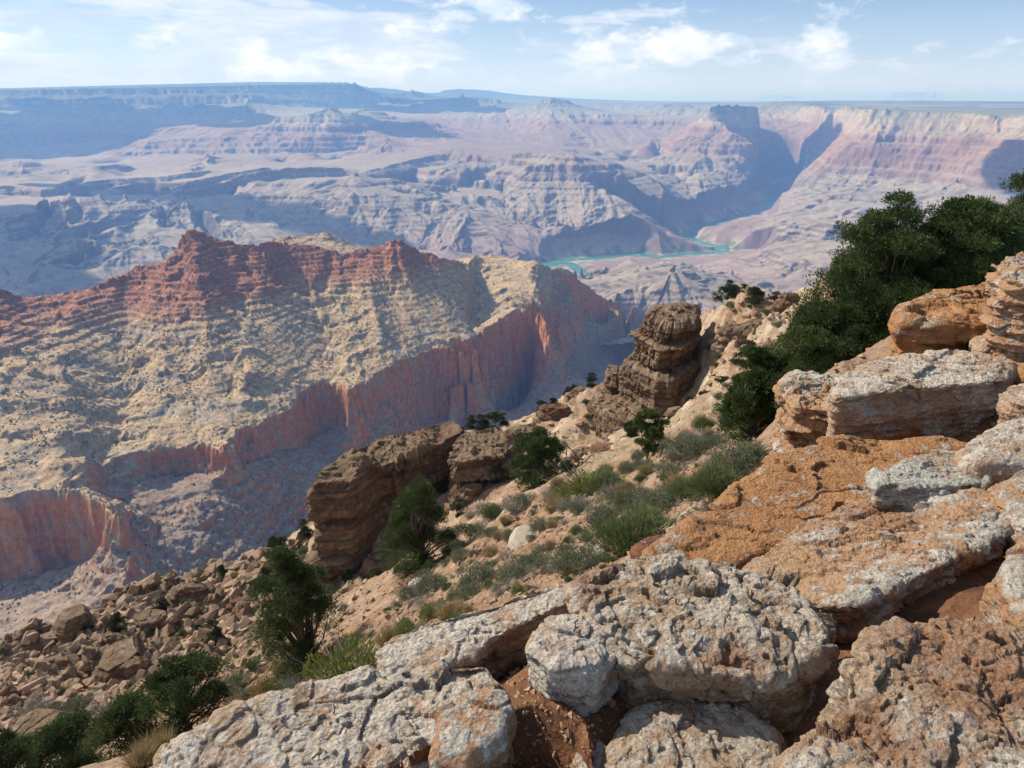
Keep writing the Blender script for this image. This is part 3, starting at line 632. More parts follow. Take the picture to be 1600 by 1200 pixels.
cz = sstep(-630, -660, z) * sstep(-900, -860, z) * sstep(.5, .9, sl_)
zt = terr(z + fbm(X / 60, Y / 60, 3) * 6, 16, 9, 26, .82, .94, .3); z = lerp(z, zt, (.2 + .6 * sstep(.75, .5, slope_of(X, Y, z))) * sstep(-655, -670, z) * sstep(-900, -800, z))
nz = slope_of(X, Y, z)
zj = z + fbm(X / 150, Y / 150, 4) * 22
colm = mixc(np.broadcast_to(c(.42, .295, .17), X.shape + (3,)), c(.33, .145, .08), sstep(-530, -465, zj + 14 * gn(zj / 9, zj * 0)))
gpat = sstep(.0, .35, fbm(X / 90, Y / 90, 4, .6, ox=12)) * (1 - sstep(-540, -500, zj)); colm = mixc(colm, c(.33, .28, .21), gpat * .75)
colm = mixc(colm, c(.27, .20, .15), sstep(-655, -690, z) * .9)
stf = mixc(np.broadcast_to(c(.42, .155, .055), X.shape + (3,)), c(.33, .20, .12), sstep(.0, .45, fbm(X / 25, Y / 25, 3) + .5 * gn(zj / 14, zj * 0 + 3)))
cm = sstep(.50, .32, nz) * sstep(-600, -640, z) * sstep(-900, -840, z); colm = mixc(colm, stf, cm)
redtal = sstep(.1, .4, fbm(X / 45, Y / 220, 3, ox=91)) * sstep(-655, -700, z); colm = mixc(colm, c(.28, .135, .085), redtal * .25)
wash = sstep(.1, .35, fbm(X / 60, Y / 60, 3, ox=45)) * sstep(-800, -850, z) * (az < 0); colm = mixc(colm, c(.44, .37, .26), wash * .6)
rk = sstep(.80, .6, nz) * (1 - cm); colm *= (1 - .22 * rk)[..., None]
bd = gn(zj / 5 + 3, zj * 0 + 7) * .6 + gn(zj / 2.2, zj * 0 + 2) * .4
colm *= (1 + .30 * bd * (.6 + .6 * up) + .20 * fbm(X / 30, Y / 30, 4, ox=9) + .24 * fbm(X / 8, Y / 8, 3, ox=19))[..., None]
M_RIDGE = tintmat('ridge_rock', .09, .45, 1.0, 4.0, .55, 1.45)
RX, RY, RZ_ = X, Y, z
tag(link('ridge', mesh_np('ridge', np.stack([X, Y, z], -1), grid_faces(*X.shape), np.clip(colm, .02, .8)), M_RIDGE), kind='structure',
    label='banded red and tan ridge with a red cliff above grey talus')
# scrub dotted over the ridge
def leafmat(name, c1, c2, scale=3., rough=.7, trans=.25):
    def f(t, b):
        p = t.add('ShaderNodeTexCoord').outputs['Object']
        n = t.noise(p, scale, 4, .6)
        t.l.new(t.ramp(n, [(.35, c1), (.65, c2)]), b.inputs['Base Color']); b.inputs['Roughness'].default_value = rough
        b.inputs['Subsurface Weight'].default_value = 0
    return material(name, f)
def blobs(X, Y, Z, n, prob, rmin, rmax, flat=.75, seed=3):
    q = np.random.default_rng(seed); k = q.choice(X.size, n, p=(prob / prob.sum()).ravel())
    b = np.stack([X.ravel()[k], Y.ravel()[k], Z.ravel()[k]], -1)
    t = np.array([(1, 0, 0), (.3, .95, 0), (-.8, .6, 0), (-.8, -.6, 0), (.3, -.95, 0), (0, 0, 1), (0, 0, -.5)], 'f4')
    r = rmin + (rmax - rmin) * q.random(n) ** 2.5
    v = t[None] * r[:, None, None] * q.uniform(.65, 1.3, (n, 7, 1)) * np.array([1, 1, flat]); v[..., :2] += q.normal(0, .15, (n, 7, 2)) * r[:, None, None]
    f = np.array([(0, 1, 5), (1, 2, 5), (2, 3, 5), (3, 4, 5), (4, 0, 5), (1, 0, 6), (2, 1, 6), (3, 2, 6), (4, 3, 6), (0, 4, 6)])
    return (b[:, None] + v).reshape(-1, 3), (f[None] + 7 * np.arange(n)[:, None, None]).reshape(-1, 3)
rr = np.hypot(X, Y)
area = np.gradient(rr, axis=0) * rr
pb = area * (nz > .38) * (sstep(-.35, .5, fbm(X / 70, Y / 70, 3, ox=61)) + .08) * (z > -1000) * (.5 + .7 * sstep(-640, -560, z)) * np.clip(1.6 - rr / 2600, .1, 1)
bv, bf = blobs(X, Y, z, 70000, np.maximum(pb, 0), .9, 3.0)
M_SCRUB = leafmat('scrub_far', (.035, .045, .02), (.085, .09, .045), .05)
tag(link('scrub', mesh_np('scrub', bv, bf, smooth=False), M_SCRUB), kind='stuff', label='dark scrub dotted over the slopes of the ridge')
# ================================================================== THE NEAR HILLSIDE
nr = Relief(R(-60), R(60), .5, 360, 640)
def NL(s, z=None): nr.line([tuple(map(float, q.split(','))) for q in s.split()], z=z)
azs = np.linspace(R(-60), R(60), 1300)
def nput(r, z, a0=-60, a1=60): q = azs[(azs > R(a0)) & (azs < R(a1))]; nr.put(q, np.full_like(q, r), np.full_like(q, z))
for r_ in (.5, .8, 1.1, 1.5): nput(r_, -2.05)
nput(355, -330); nput(200, -170, -60, 20); nput(200, -120, 20, 60)
# floor of the rock ledge
NL('950,1000,2.35 1150,960,2.6 1320,1040,2.2 1400,980,2.55 1560,900,2.85 1700,900,2.7')
NL('600,1200 760,1125 860,1085 930,1125 940,1190 930,1260 600,1290', z=-1.70); NL('860,1010 960,985', z=-1.70)
NL('1320,1100,1.95 1350,1060,2.15'); NL('1150,840,3.4 1350,740,4.2 1420,700,4.6'); NL('1440,700,4.15 1530,680,4.35 1650,665,4.5'); NL('1300,720,4.4 1220,760,4.3')
NL('1450,600,6.3 1600,560,6.9 1750,560,6.6'); NL('1400,560,7.2 1600,500,8.4 1800,490,8.2')
# lip and the slope outside it
NL('-200,1350,2.6 100,1290,2.6 230,1240,2.7 420,1150,2.9 600,1080,3.1 760,1000,3.6 880,950,4.0 1000,900,4.4 1040,870,5 1110,810,6 1190,750,7.2 1225,700,8.5')
NL('-150,1330,5 200,1250,5.5 420,1130,6 600,1020,6.6 720,950,7 850,905,7.5 980,860,8 1060,800,9.5 1150,735,11 1200,690,12 1220,640,13.5')
NL('1250,600,12 1320,560,12 1400,520,13 1500,470,13.5 1600,430,14 1750,400,14'); NL('1200,600,22 1300,520,26 1450,460,30 1600,440,30')
NL('650,1000,11 750,930,12 900,860,13 1000,800,16 1080,750,18 1150,690,21')
NL('100,1250,13 350,1150,14 500,1080,15'); NL('500,1020,22 600,960,24 660,905,30 720,860,33 800,800,34 900,745,38 1000,700,40 1060,665,45 1110,620,52')
NL('-100,1240,24 60,1210,27 150,1190,27 300,1145,24 400,1110,24 480,1080,24 520,1050,22'); NL('-150,1170,36 0,1170,36 120,1140,38')
NL('-150,1140,45 0,1130,46 150,1095,52 300,1055,55 420,1000,58 480,950,61 560,915,63 620,895,64 700,850,60 735,800,60 800,765,62 860,750,60 900,735,60')
NL('-150,1070,58 0,1060,59 150,1010,67 300,960,71 420,910,75 480,875,77')
NL('-200,1010,68 0,990,72 40,985,74 75,979,76 79,955,78 104,928,80 167,908,82 233,882,84 287,872,85 308,885,85 354,872,86 417,856,86 480,838,85 520,800,84')
NL('500,812,80 535,745,80 562,712,82 607,694,84 660,683,87 705,672,89 750,669,92 806,665,98 844,650,103 880,635,107 900,624,110 934,604,113 960,605,113 1000,600,112 1040,570,110 1078,530,105 1108,508,100 1138,486,97 1149,468,95 1199,463,90 1240,460,86 1300,452,82 1400,440,74 1600,430,64 1800,420,60')
NL('705,700,80 740,740,75 780,735,78 830,705,82 880,690,84 930,670,86'); NL('860,720,70 930,715,66 1000,710,62 1050,690,64'); NL('960,680,84 1010,690,78 1060,670,78 1090,640,80 1100,590,88')
NL('1110,640,62 1150,590,64 1200,555,62 1240,530,60'); NL('1130,550,80 1180,520,78 1230,495,76')
NL('-200,1060,110 0,1040,115 300,930,125 480,880,125'); NL('560,800,125 700,730,130 850,700,140 1000,640,145 1100,570,140 1240,520,130 1500,500,110 1800,490,105')
nr.solve(60); nr.grad(2)
def ledge_mask(az, r): return 1 - sstep(1.05, 1.5, r / np.interp(az, *LIP))
lp = np.array([(-200, 1350, 2.6), (100, 1290, 2.6), (230, 1240, 2.7), (420, 1150, 2.9), (600, 1080, 3.1), (760, 1000, 3.6), (880, 950, 4.0), (1000, 900, 4.4), (1110, 810, 6), (1225, 700, 8.5), (1400, 600, 10), (1800, 560, 11)])
LIP = (ray(lp[:, 0], lp[:, 1])[0], lp[:, 2])
X, Y = polar(nr, 1560, rows_for(nr, 1250, .55, 350, .45))
az = np.arctan2(X, Y); rr = np.hypot(X, Y); sc = np.clip(rr / 40, .03, 1.4)
wx = sc * 1.6 * ridged(X / 14, Y / 14, 3, .6); wy = sc * 1.6 * ridged(X / 14, Y / 14, 3, .6, ox=33)
zb = nr.sxy(X + wx, Y + wy); gx = nr.sxy(X, Y, nr.gx); gy = nr.sxy(X, Y, nr.gy)
er = erosion(X, Y, gx, gy, 16, 4, .55, 1.2, .4)
det = fbm(X / 9, Y / 9, 4, .55) * .9 * np.clip(sc, 0, 1) + (fbm(X / 1.3, Y / 1.3, 4, .6) * .22 + ridged(X / .6, Y / .6, 3, .6) * .05) * np.clip(sc * 3, .15, 1) + ridged(X / .25, Y / .25, 3, .6) * .012
rock = sstep(-.05, .35, fbm(X / 11, Y / 11, 4, .6, ox=71) + .25 * (az < R(-5)) * (rr > 50) + .12 * (rr > 70) - .35 * (rr < 45))
z = zb + er * 1.1 * np.clip(sc, 0, 1) * sstep(14, 40, rr) + det + rock * np.clip(sc, 0, 1) * (ridged(X / 5, Y / 5, 4, .5, ox=8) * .3 + .3)
zt = terr(z + fbm(X / 20, Y / 20, 2) * .8 + .10 * X, 8, .6, 1.9, .5, .8, .15, rg=(-420, 60)) ; z = lerp(z, zt, rock * .6 * (rr > 30) * np.clip((rr - 30) / 15, 0, 1))
HX, HY, HZ = X, Y, z
hz = Relief(R(-60), R(60), .5, 360, 640)
def ground_z(x, y):
    """height of the near ground under a point (nearest vertex of the built grid)"""
    a = math.atan2(x, y); j = int(round((a - nr.A0 - 1e-4) / (nr.A1 - nr.A0 - 2e-4) * (HX.shape[1] - 1))); j = min(max(j, 0), HX.shape[1] - 1)
    i = int(np.searchsorted(HR, math.hypot(x, y))); return float(HZ[min(i, len(HR) - 1), j])
HR = np.hypot(X[:, 0], Y[:, 0])
def hit(px, py, rlo=4.0, rhi=200):
    """where the view ray through a picture point meets the near ground"""
    a, te = ray(px, py); a = float(a); te = float(te)
    j = min(max(int(round((a - nr.A0) / (nr.A1 - nr.A0) * (HX.shape[1] - 1))), 0), HX.shape[1] - 1)
    i0 = int(np.searchsorted(HR, rlo)); d = HZ[i0:, j] - HR[i0:] * te
    k = np.nonzero((d >= 0) & (HR[i0:] < rhi))[0]
    if not len(k): return None
    i = i0 + int(k[0]); r = HR[i]; return Vector((r * math.sin(a), r * math.cos(a), float(HZ[i, j])))
nz = slope_of(X, Y, z)
n1 = fbm(X / 6, Y / 6, 4, ox=3); n2 = fbm(X / 1.1, Y / 1.1, 4, ox=13); n3 = fbm(X / 25, Y / 25, 3, ox=23)
soil = mixc(np.broadcast_to(c(.26, .18, .12), X.shape + (3,)), c(.235, .14, .082), sstep(-.3, .4, n1))
soil = mixc(soil, c(.27, .235, .145), sstep(.0, .4, n3) * sstep(18, 50, rr) * .7)
rockc = mixc(np.broadcast_to(c(.33, .245, .165), X.shape + (3,)), c(.26, .15, .09), sstep(-.1, .3, gn(z / 1.6, z * 0) + .6 * n1))
rockc = mixc(rockc, c(.38, .32, .24), sstep(.1, .45, n2))
led = 1 - sstep(.9, 1.25, rr / np.interp(az, *LIP))
soil = mixc(soil, c(.21, .10, .052), led)
coln = mixc(soil, rockc, np.clip(rock * sstep(18, 45, rr) + sstep(.75, .5, nz) * sstep(14, 30, rr), 0, 1))
coln *= (1 + .25 * n2)[..., None]
M_SOIL = tintmat('hillside_soil', 1.6, 11, 1.0, .16, .5, 1.5)
tag(link('hillside', mesh_np('hillside', np.stack([X, Y, z], -1), grid_faces(*X.shape), np.clip(coln, .02, .8)), M_SOIL), kind='structure',
    label='steep gravelly orange hillside dropping away below the rock ledge')
# ================================================================== ROCKS
_V3 = rng.uniform(-1, 1, (64, 64, 64)).astype('f4')
def vn(p):
    i = np.floor(p).astype(np.int32); f = (p - i).astype('f4'); u = f * f * f * (f * (f * 6 - 15) + 10); i &= 63; j = (i + 1) & 63
    x0, y0, z0 = i[..., 0], i[..., 1], i[..., 2]; x1, y1, z1 = j[..., 0], j[..., 1], j[..., 2]; ux, uy, uz = u[..., 0], u[..., 1], u[..., 2]
    a = _V3[x0, y0, z0] * (1 - ux) + _V3[x1, y0, z0] * ux; b = _V3[x0, y1, z0] * (1 - ux) + _V3[x1, y1, z0] * ux
    c_ = _V3[x0, y0, z1] * (1 - ux) + _V3[x1, y0, z1] * ux; d = _V3[x0, y1, z1] * (1 - ux) + _V3[x1, y1, z1] * ux
    return (a * (1 - uy) + b * uy) * (1 - uz) + (c_ * (1 - uy) + d * uy) * uz
def fb3(p, o=4, g=.5):
    s = 0; a = 1; t = 0
    for k in range(o): s = s + a * vn(p + 7.7 * k); t += a; a *= g; p = p * 2.07
    return s / t
def rg3(p, o=4, g=.5):
    s = 0; a = 1; t = 0
    for k in range(o): s = s + a * (1 - 2 * np.abs(vn(p + 3.1 * k))); t += a; a *= g; p = p * 2.07
    return s / t
def worley(p):
    i = np.floor(p).astype(np.int32); f = p - i; F1 = np.full(p.shape[:-1], 9., 'f4'); F2 = F1.copy(); ID = F1 * 0
    for a in (-1, 0, 1):
        for b in (-1, 0, 1):
            for d in (-1, 0, 1):
                q = (i + (a, b, d)) & 63; x, y, z_ = q[..., 0], q[..., 1], q[..., 2]
                o = np.stack([_V3[x, y, z_], _V3[y, z_, x], _V3[z_, x, y]], -1) * .5 + .5 + np.array((a, b, d)) - f
                dd = np.sqrt((o ** 2).sum(-1)); ID = np.where(dd < F1, _V3[z_, y, x], ID); F2 = np.where(dd < F1, F1, np.minimum(F2, dd)); F1 = np.minimum(F1, dd)
    return F1, F2, ID
def gnorm(Pt):
    """normals of a closed ring grid (rows x angles)"""
    du = np.roll(Pt, -1, 1) - np.roll(Pt, 1, 1); dv = np.gradient(Pt, axis=0); n = np.cross(du, dv)
    return n / (np.linalg.norm(n, axis=-1, keepdims=True) + 1e-9)
def ring_faces(nr_, nt):
    i = np.arange(nr_ - 1)[:, None] * nt; j = np.arange(nt)[None]; k = (j + 1) % nt
    return np.stack([i + j, i + nt + j, i + nt + k, i + k], -1).reshape(-1, 4)
def radial(poly, nt, sm=3):
    c0 = poly.mean(0); q = []
    for a, b in zip(poly, np.roll(poly, -1, 0)): q += [a + (b - a) * t for t in np.linspace(0, 1, 24)[:-1]]
    q = np.array(q)
    area = .5 * np.sum(q[:, 0] * np.roll(q[:, 1], -1) - np.roll(q[:, 0], -1) * q[:, 1])
    cr = q[:, 0] * np.roll(q[:, 1], -1) - np.roll(q[:, 0], -1) * q[:, 1]
    c0 = np.array([((q[:, 0] + np.roll(q[:, 0], -1)) * cr).sum(), ((q[:, 1] + np.roll(q[:, 1], -1)) * cr).sum()]) / (6 * area)
    d = q - c0; a = np.arctan2(d[:, 1], d[:, 0]); r = np.hypot(d[:, 0], d[:, 1]); o = np.argsort(a); a, r = a[o], r[o]
    th = np.linspace(-np.pi, np.pi, nt, endpoint=False); R_ = np.interp(th, np.r_[a - 2 * np.pi, a, a + 2 * np.pi], np.r_[r, r, r])
    k = np.ones(2 * sm + 1) / (2 * sm + 1); R_ = np.convolve(np.pad(R_, sm, mode='wrap'), k, 'valid')
    return c0, th, R_
def boulder(name, label, outline, z, T, dome=.08, under=.12, n=6., amp=.05, mat=None, nt=360, nv=230, seed=0, group=None, strat=.02, phi=150, cat='boulder', rough=1., pocket=0, freq=1., ck=1.):
    o3 = np.array([Pz(a, b, zz) for (a, b), zz in zip(outline, np.broadcast_to(z, len(outline)))])
    A = np.c_[o3[:, :2], np.ones(len(o3))]; pl, *_ = np.linalg.lstsq(A, o3[:, 2], rcond=None) if np.ptp(o3[:, 2]) > 1e-6 else (np.array([0, 0, o3[0, 2]]),)
    c0, th, R_ = radial(o3[:, :2], nt)
    ph = np.linspace(0.0, R(phi), 900); e = 2. / n; sn, cs = np.abs(np.sin(ph)) ** e, np.sign(np.cos(ph)) * np.abs(np.cos(ph)) ** e
    m = np.median(R_); hh = np.where(cs > 0, dome, T); s_ = np.r_[0, np.cumsum(np.hypot(np.diff(sn * m), np.diff(cs * hh)))]
    t_ = np.linspace(0, s_[-1], nv); sn, cs = np.interp(t_, s_, sn), np.interp(t_, s_, cs); hh = np.where(cs > 0, dome, T)
    rho = sn * (1 - under * np.clip(-cs, 0, 1) ** 1.5)
    x = c0[0] + rho[:, None] * R_[None] * np.cos(th)[None]; y = c0[1] + rho[:, None] * R_[None] * np.sin(th)[None]
    zz = pl[0] * x + pl[1] * y + pl[2] + (cs * hh)[:, None]
    Pt = np.stack([x, y, zz], -1); N = gnorm(Pt)
    if N[nv // 2, :, :].dot([0, 0, 0]).sum() == 0:
        ctr = np.array([c0[0], c0[1], zz.mean()]); sgn = np.sign(((Pt[nv // 3] - ctr) * N[nv // 3]).sum(-1).mean()); N = N * sgn
    q = Pt * freq + seed * 5.3
    big = fb3(q * 2.2, 3); F1, F2, I1 = worley(q * np.array([3.6, 3.6, 11]) + .5 * fb3(q * 7, 3)[..., None])
    G1, G2, I2 = worley(q * np.array([10, 10, 26]) + .6 * fb3(q * 22, 2)[..., None]); I3 = worley(q * np.array([27, 27, 50]))[2]
    crk = np.exp(-((F2 - F1) / .10) ** 2); lump = 1 - G1 * 1.1
    ledge = fb3(np.stack([q[..., 0] * 1.2, q[..., 1] * 1.2, q[..., 2] * 16], -1), 3)
    rk = rg3(q * 7, 4, .6)
    d = amp * (.9 * big + .11 * rk + .06 * rough * lump + .38 * I1 + .13 * rough * I2 + .04 * rough * I3 - .10 * ck * crk + .10 * fb3(q * 30, 3, .6) * rough) + strat * ledge
    d += amp * .5 * (np.round(big * 3) / 3 - big)
    if pocket:
        topm = sstep(.3, .8, N[..., 2]); pk = sstep(.2, .4, fb3(q * 1.5 + 40, 3)) * topm; d -= pk * pocket * (1 - .5 * (rk > .1))
        pkt = pk
    else: pkt = np.zeros(d.shape, 'f4')
    fade = sstep(0, .04, rho)[:, None]
    Pt = Pt + N * (d * fade + (d[0].mean() * (1 - fade)))[..., None]
    base = np.array([c0[0], c0[1], zz.min()])
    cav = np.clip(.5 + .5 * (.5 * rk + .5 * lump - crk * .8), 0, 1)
    me = mesh_np(name, Pt - base, ring_faces(nv, nt), extra={'cav': cav, 'up': N[..., 2], 'pkt': pkt})
    ob = link(name, me, mat, loc=tuple(base)); tag(ob, label, cat, group); return ob
def rockmat(name, warm, pale, lichen=.5, warm2=(.20, .085, .035), dark=.5, sc=1., rust=.5):
    def f(t, b):
        p = t.add('ShaderNodeNewGeometry').outputs['Position']; at = lambda n: t.add('ShaderNodeAttribute', attribute_name=n).outputs['Fac']
        up, cav, pk = at('up'), at('cav'), at('pkt')
        n1 = t.noise(p, 3.2 * sc, 6, .62, .6); n2 = t.noise(p, 13 * sc, 6, .65, .4); n3 = t.noise(p, 55 * sc, 6, .7); n4 = t.noise(p, 170 * sc, 4, .7)
        v1 = t.voro(p, 48 * sc, out=1); v1 = t.add('ShaderNodeSeparateColor', {0: v1}).outputs[0]
        k1 = t.ramp(t.math('ADD', t.math('MULTIPLY', n1, .6), t.math('MULTIPLY', n2, .4)), [(.42, 0), (.56, 1)])
        col = t.mix(k1, warm, warm2)
        lf = t.math('ADD', t.math('ADD', t.math('MULTIPLY', n2, .8), t.math('MULTIPLY', n3, .4)), t.math('MULTIPLY', up, .10))
        lf = t.math('ADD', lf, t.math('SUBTRACT', t.math('MULTIPLY', n1, 1.1), .3))
        th_ = 1.13 - .30 * lichen
        lf = t.ramp(t.math('SUBTRACT', lf, th_ - .5), [(.44, 0), (.53, 1)])
        pc = t.mix(t.ramp(n3, [(.4, 0), (.62, 1)]), pale, tuple(q * .62 for q in pale))
        pc = t.mix(t.ramp(v1, [(.80, 0), (.86, .7)]), pc, (.62, .58, .52))
        col = t.mix(lf, col, pc)
        # rust, dark crusts, speckle
        col = t.mix(t.math('MULTIPLY', t.ramp(t.noise(p, 8 * sc, 5, .6, 1.0), [(.56, 0), (.68, 1)]), rust), col, (.30, .11, .035))
        dk = t.ramp(t.noise(p, 21 * sc, 7, .72, .5), [(.55, 0), (.66, 1)])
        col = t.mix(t.math('MULTIPLY', dk, dark), col, (.055, .045, .035))
        col = t.mix(t.math('MULTIPLY', t.ramp(n4, [(.36, 1), (.46, 0)]), .55), col, (.07, .05, .04))
        col = t.mix(t.math('MULTIPLY', t.ramp(n4, [(.58, 0), (.68, 1)]), .2), col, (.60, .54, .46))
        cr = t.math('MULTIPLY', t.ramp(cav, [(.12, 1), (.42, 0)]), .55)       # darker brown in cracks and pits
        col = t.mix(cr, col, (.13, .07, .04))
        col = t.mix(t.math('MULTIPLY', pk, t.ramp(n3, [(.3, 1), (.62, .35)])), col, (.27, .12, .055))
        t.l.new(col, b.inputs['Base Color']); b.inputs['Roughness'].default_value = .9; b.inputs['Specular IOR Level'].default_value = .2
        h = t.math('ADD', t.math('MULTIPLY', n3, 1.0), t.math('MULTIPLY', n4, .35)); h = t.math('ADD', h, t.math('MULTIPLY', n2, 1.6))
        h = t.math('ADD', h, t.math('MULTIPLY', t.voro(p, 60 * sc), .5))
        t.l.new(t.add('ShaderNodeBump', {'Strength': 1.0, 'Distance': .022 / sc, 'Height': h}).outputs[0], b.inputs['Normal'])
    return material(name, f)
M_GREY = rockmat('limestone_grey', (.47, .34, .23), (.62, .54, .43), .62, (.37, .235, .145), .5, rust=.3)
M_PINK = rockmat('limestone_pinkish', (.48, .34, .23), (.68, .59, .48), .72, (.40, .24, .15), .35, rust=.35)
M_ORANGE = rockmat('limestone_orange', (.46, .25, .11), (.50, .40, .28), .22, (.36, .155, .06), .22, rust=.5)
M_MIXED = rockmat('limestone_mixed', (.48, .30, .17), (.60, .54, .45), .6, (.38, .19, .10), .35, rust=.4)
M_LICHEN = rockmat('limestone_lichen', (.42, .32, .22), (.54, .52, .44), .9, (.25, .13, .08), .6, rust=.25)
M_BROWN = rockmat('sandstone_brown', (.25, .115, .06), (.30, .2, .14), .1, (.15, .06, .035), .45)
M_CREAM = rockmat('limestone_cream', (.52, .42, .28), (.66, .60, .48), .9, (.45, .30, .15), .08, rust=.1)
B = boulder
B('boulder', 'pale broad limestone slab filling the bottom left corner of the ledge', [(200, 1290), (262, 1190), (330, 1150), (420, 1108), (520, 1078), (600, 1052), (700, 1038), (765, 1040), (795, 1075), (770, 1110), (790, 1150), (760, 1210), (700, 1300), (420, 1380)],
  -1.80, .5, .05, .05, 7.5, .06, M_PINK, 560, 330, 1, phi=130, rough=1.1, pocket=.03)
B('boulder', 'low pinkish slab behind the pale corner slab, reddish vein along its edge', [(592, 1058), (598, 1012), (660, 982), (760, 950), (850, 924), (915, 912), (900, 950), (830, 985), (770, 1012), (745, 1040), (660, 1052)],
  -1.80, .4, .05, .05, 6.0, .045, M_PINK, 420, 220, 2, phi=130, pocket=.03)
B('boulder', 'big grey rounded boulder with dark shaded front at the bottom centre', [(915, 965), (895, 925), (930, 888), (1020, 874), (1110, 886), (1200, 915), (1262, 955), (1288, 1010), (1270, 1048), (1190, 1068), (1080, 1055), (990, 1045), (945, 1015)],
  -1.60, .42, .06, .10, 6.0, .075, M_GREY, 620, 360, 3, phi=150, rough=1.1, pocket=.025)
B('boulder', 'knobbly grey lump of rock beside the soil pocket on the ledge', [(822, 1030), (840, 985), (890, 972), (950, 990), (965, 1040), (930, 1072), (860, 1060)], -1.62, .25, .06, .08, 5.25, .04, M_PINK, 300, 160, 4)
B('boulder', 'tan rounded rock at the bottom edge beneath the big grey boulder', [(945, 1190), (985, 1120), (1060, 1105), (1150, 1125), (1215, 1160), (1225, 1230), (1150, 1330), (980, 1330)], -1.78, .35, .06, .05, 5.25, .045, M_GREY, 420, 220, 5, rough=1.3)
B('boulder', 'small cream rock with rounded top on the end of the pale slab', [(690, 1130), (740, 1105), (785, 1100), (800, 1130), (785, 1170), (730, 1205), (680, 1190)], -1.66, .2, .05, .05, 4.800000000000001, .03, M_MIXED, 240, 130, 6)
B('boulder', 'small pink stone poking out of the red soil at the bottom edge', [(890, 1195), (905, 1165), (935, 1160), (960, 1185), (965, 1230), (900, 1240)], -1.80, .2, .05, .05, 4.5, .02, M_PINK, 200, 110, 7)
B('boulder', 'rough pitted rock in the bottom right corner with soil in its hollow', [(1290, 1150), (1310, 1085), (1370, 1040), (1440, 1005), (1520, 992), (1600, 1022), (1700, 1040), (1790, 1150), (1700, 1300), (1400, 1340), (1230, 1270), (1210, 1215)],
  -1.55, .45, .10, .08, 6.0, .07, M_GREY, 620, 340, 8, phi=140, rough=1.4, pocket=.03)
B('boulder', 'long tilted slab with grey lichen on top and an orange undercut side', [(1148, 898), (1200, 862), (1262, 820), (1330, 790), (1420, 772), (1520, 790), (1580, 828), (1560, 858), (1490, 890), (1420, 925), (1340, 962), (1280, 968), (1200, 945)],
  [-1.82, -1.85, -1.88, -1.9, -1.88, -1.8, -1.72, -1.70, -1.7, -1.7, -1.7, -1.72, -1.78], .34, .07, .22, 6.75, .055, M_MIXED, 620, 320, 9, phi=150, strat=.03, pocket=.02)
B('boulder', 'orange and white boulder at the right edge beside the dark gap', [(1532, 925), (1560, 888), (1620, 850), (1700, 840), (1800, 900), (1780, 1010), (1660, 1030), (1590, 1000), (1560, 960)], -1.55, .5, .09, .15, 6.0, .055, M_MIXED, 420, 240, 10)
B('boulder', 'long white slab resting on orange rock, topmost of the ledge blocks', [(1293, 612), (1310, 590), (1380, 566), (1480, 562), (1560, 570), (1580, 585), (1572, 606), (1500, 612), (1400, 622), (1330, 632), (1300, 632)],
  -1.86, .42, .07, .12, 7.5, .05, M_PINK, 520, 240, 11, phi=150, strat=.03)
B('boulder', 'craggy brown block at the cliff edge left of the long white slab', [(1220, 618), (1240, 600), (1300, 592), (1350, 600), (1340, 640), (1300, 655), (1240, 645)], -2.15, .95, .08, .1, 6.0, .09, M_BROWN if 0 else M_MIXED, 420, 300, 12, phi=155, strat=.07)
B('boulder', 'golden orange block tucked under the long white slab', [(1297, 676), (1330, 664), (1420, 660), (1445, 672), (1400, 690), (1330, 698)], -2.15, .32, .06, .1, 6.0, .04, M_ORANGE, 320, 180, 13)
B('boulder', 'massive orange ledge block in front of the dark tree', [(1398, 520), (1410, 496), (1450, 470), (1510, 458), (1580, 455), (1680, 470), (1700, 500), (1600, 516), (1520, 522), (1440, 530)], -1.75, 1.0, .10, .06, 7.5, .09, M_ORANGE, 520, 320, 14, phi=150, strat=.06, ck=.5, rough=.7)
B('boulder', 'stacked tan rock at the right edge above the orange block', [(1553, 424), (1570, 412), (1640, 404), (1720, 420), (1700, 450), (1620, 456), (1560, 446)], -1.25, .95, .08, .1, 6.0, .08, M_MIXED, 340, 260, 15, strat=.07)
B('boulder', 'whitish rock lying on the orange ledge block near the right edge', [(1508, 540), (1540, 520), (1610, 508), (1690, 520), (1680, 545), (1600, 556), (1530, 556)], -1.80, .35, .06, .08, 5.25, .045, M_PINK, 320, 180, 16)
B('boulder', 'small jutting grey rock at the right edge over the sandy hollow', [(1560, 616), (1590, 602), (1660, 600), (1700, 625), (1620, 645), (1575, 632)], -1.72, .25, .04, .2, 4.5, .03, M_PINK, 260, 140, 17)
B('boulder', 'small round tan rock between the white rock and the sandy hollow', [(1575, 572), (1600, 558), (1680, 560), (1690, 590), (1620, 600), (1585, 590)], -1.85, .3, .06, .1, 4.5, .03, M_ORANGE, 240, 130, 18)
B('boulder', 'white cobbly rock pile above the lichen slab by the right edge', [(1500, 722), (1540, 690), (1600, 668), (1700, 660), (1740, 720), (1640, 745), (1560, 748), (1505, 742)], -1.68, .4, .08, .08, 5.25, .055, M_PINK, 360, 220, 19)
B('boulder', 'grey white lumpy rock in the middle of the orange ledge', [(1352, 752), (1400, 730), (1470, 722), (1530, 728), (1555, 748), (1530, 770), (1440, 778), (1370, 776)], -1.72, .35, .06, .06, 4.800000000000001, .045, M_LICHEN, 380, 200, 20)
B('boulder', 'peach coloured rock with a hollow at the right edge', [(1540, 775), (1600, 745), (1700, 745), (1740, 800), (1700, 850), (1610, 850), (1560, 810)], -1.66, .4, .06, .06, 6.0, .04, M_MIXED, 320, 200, 21)
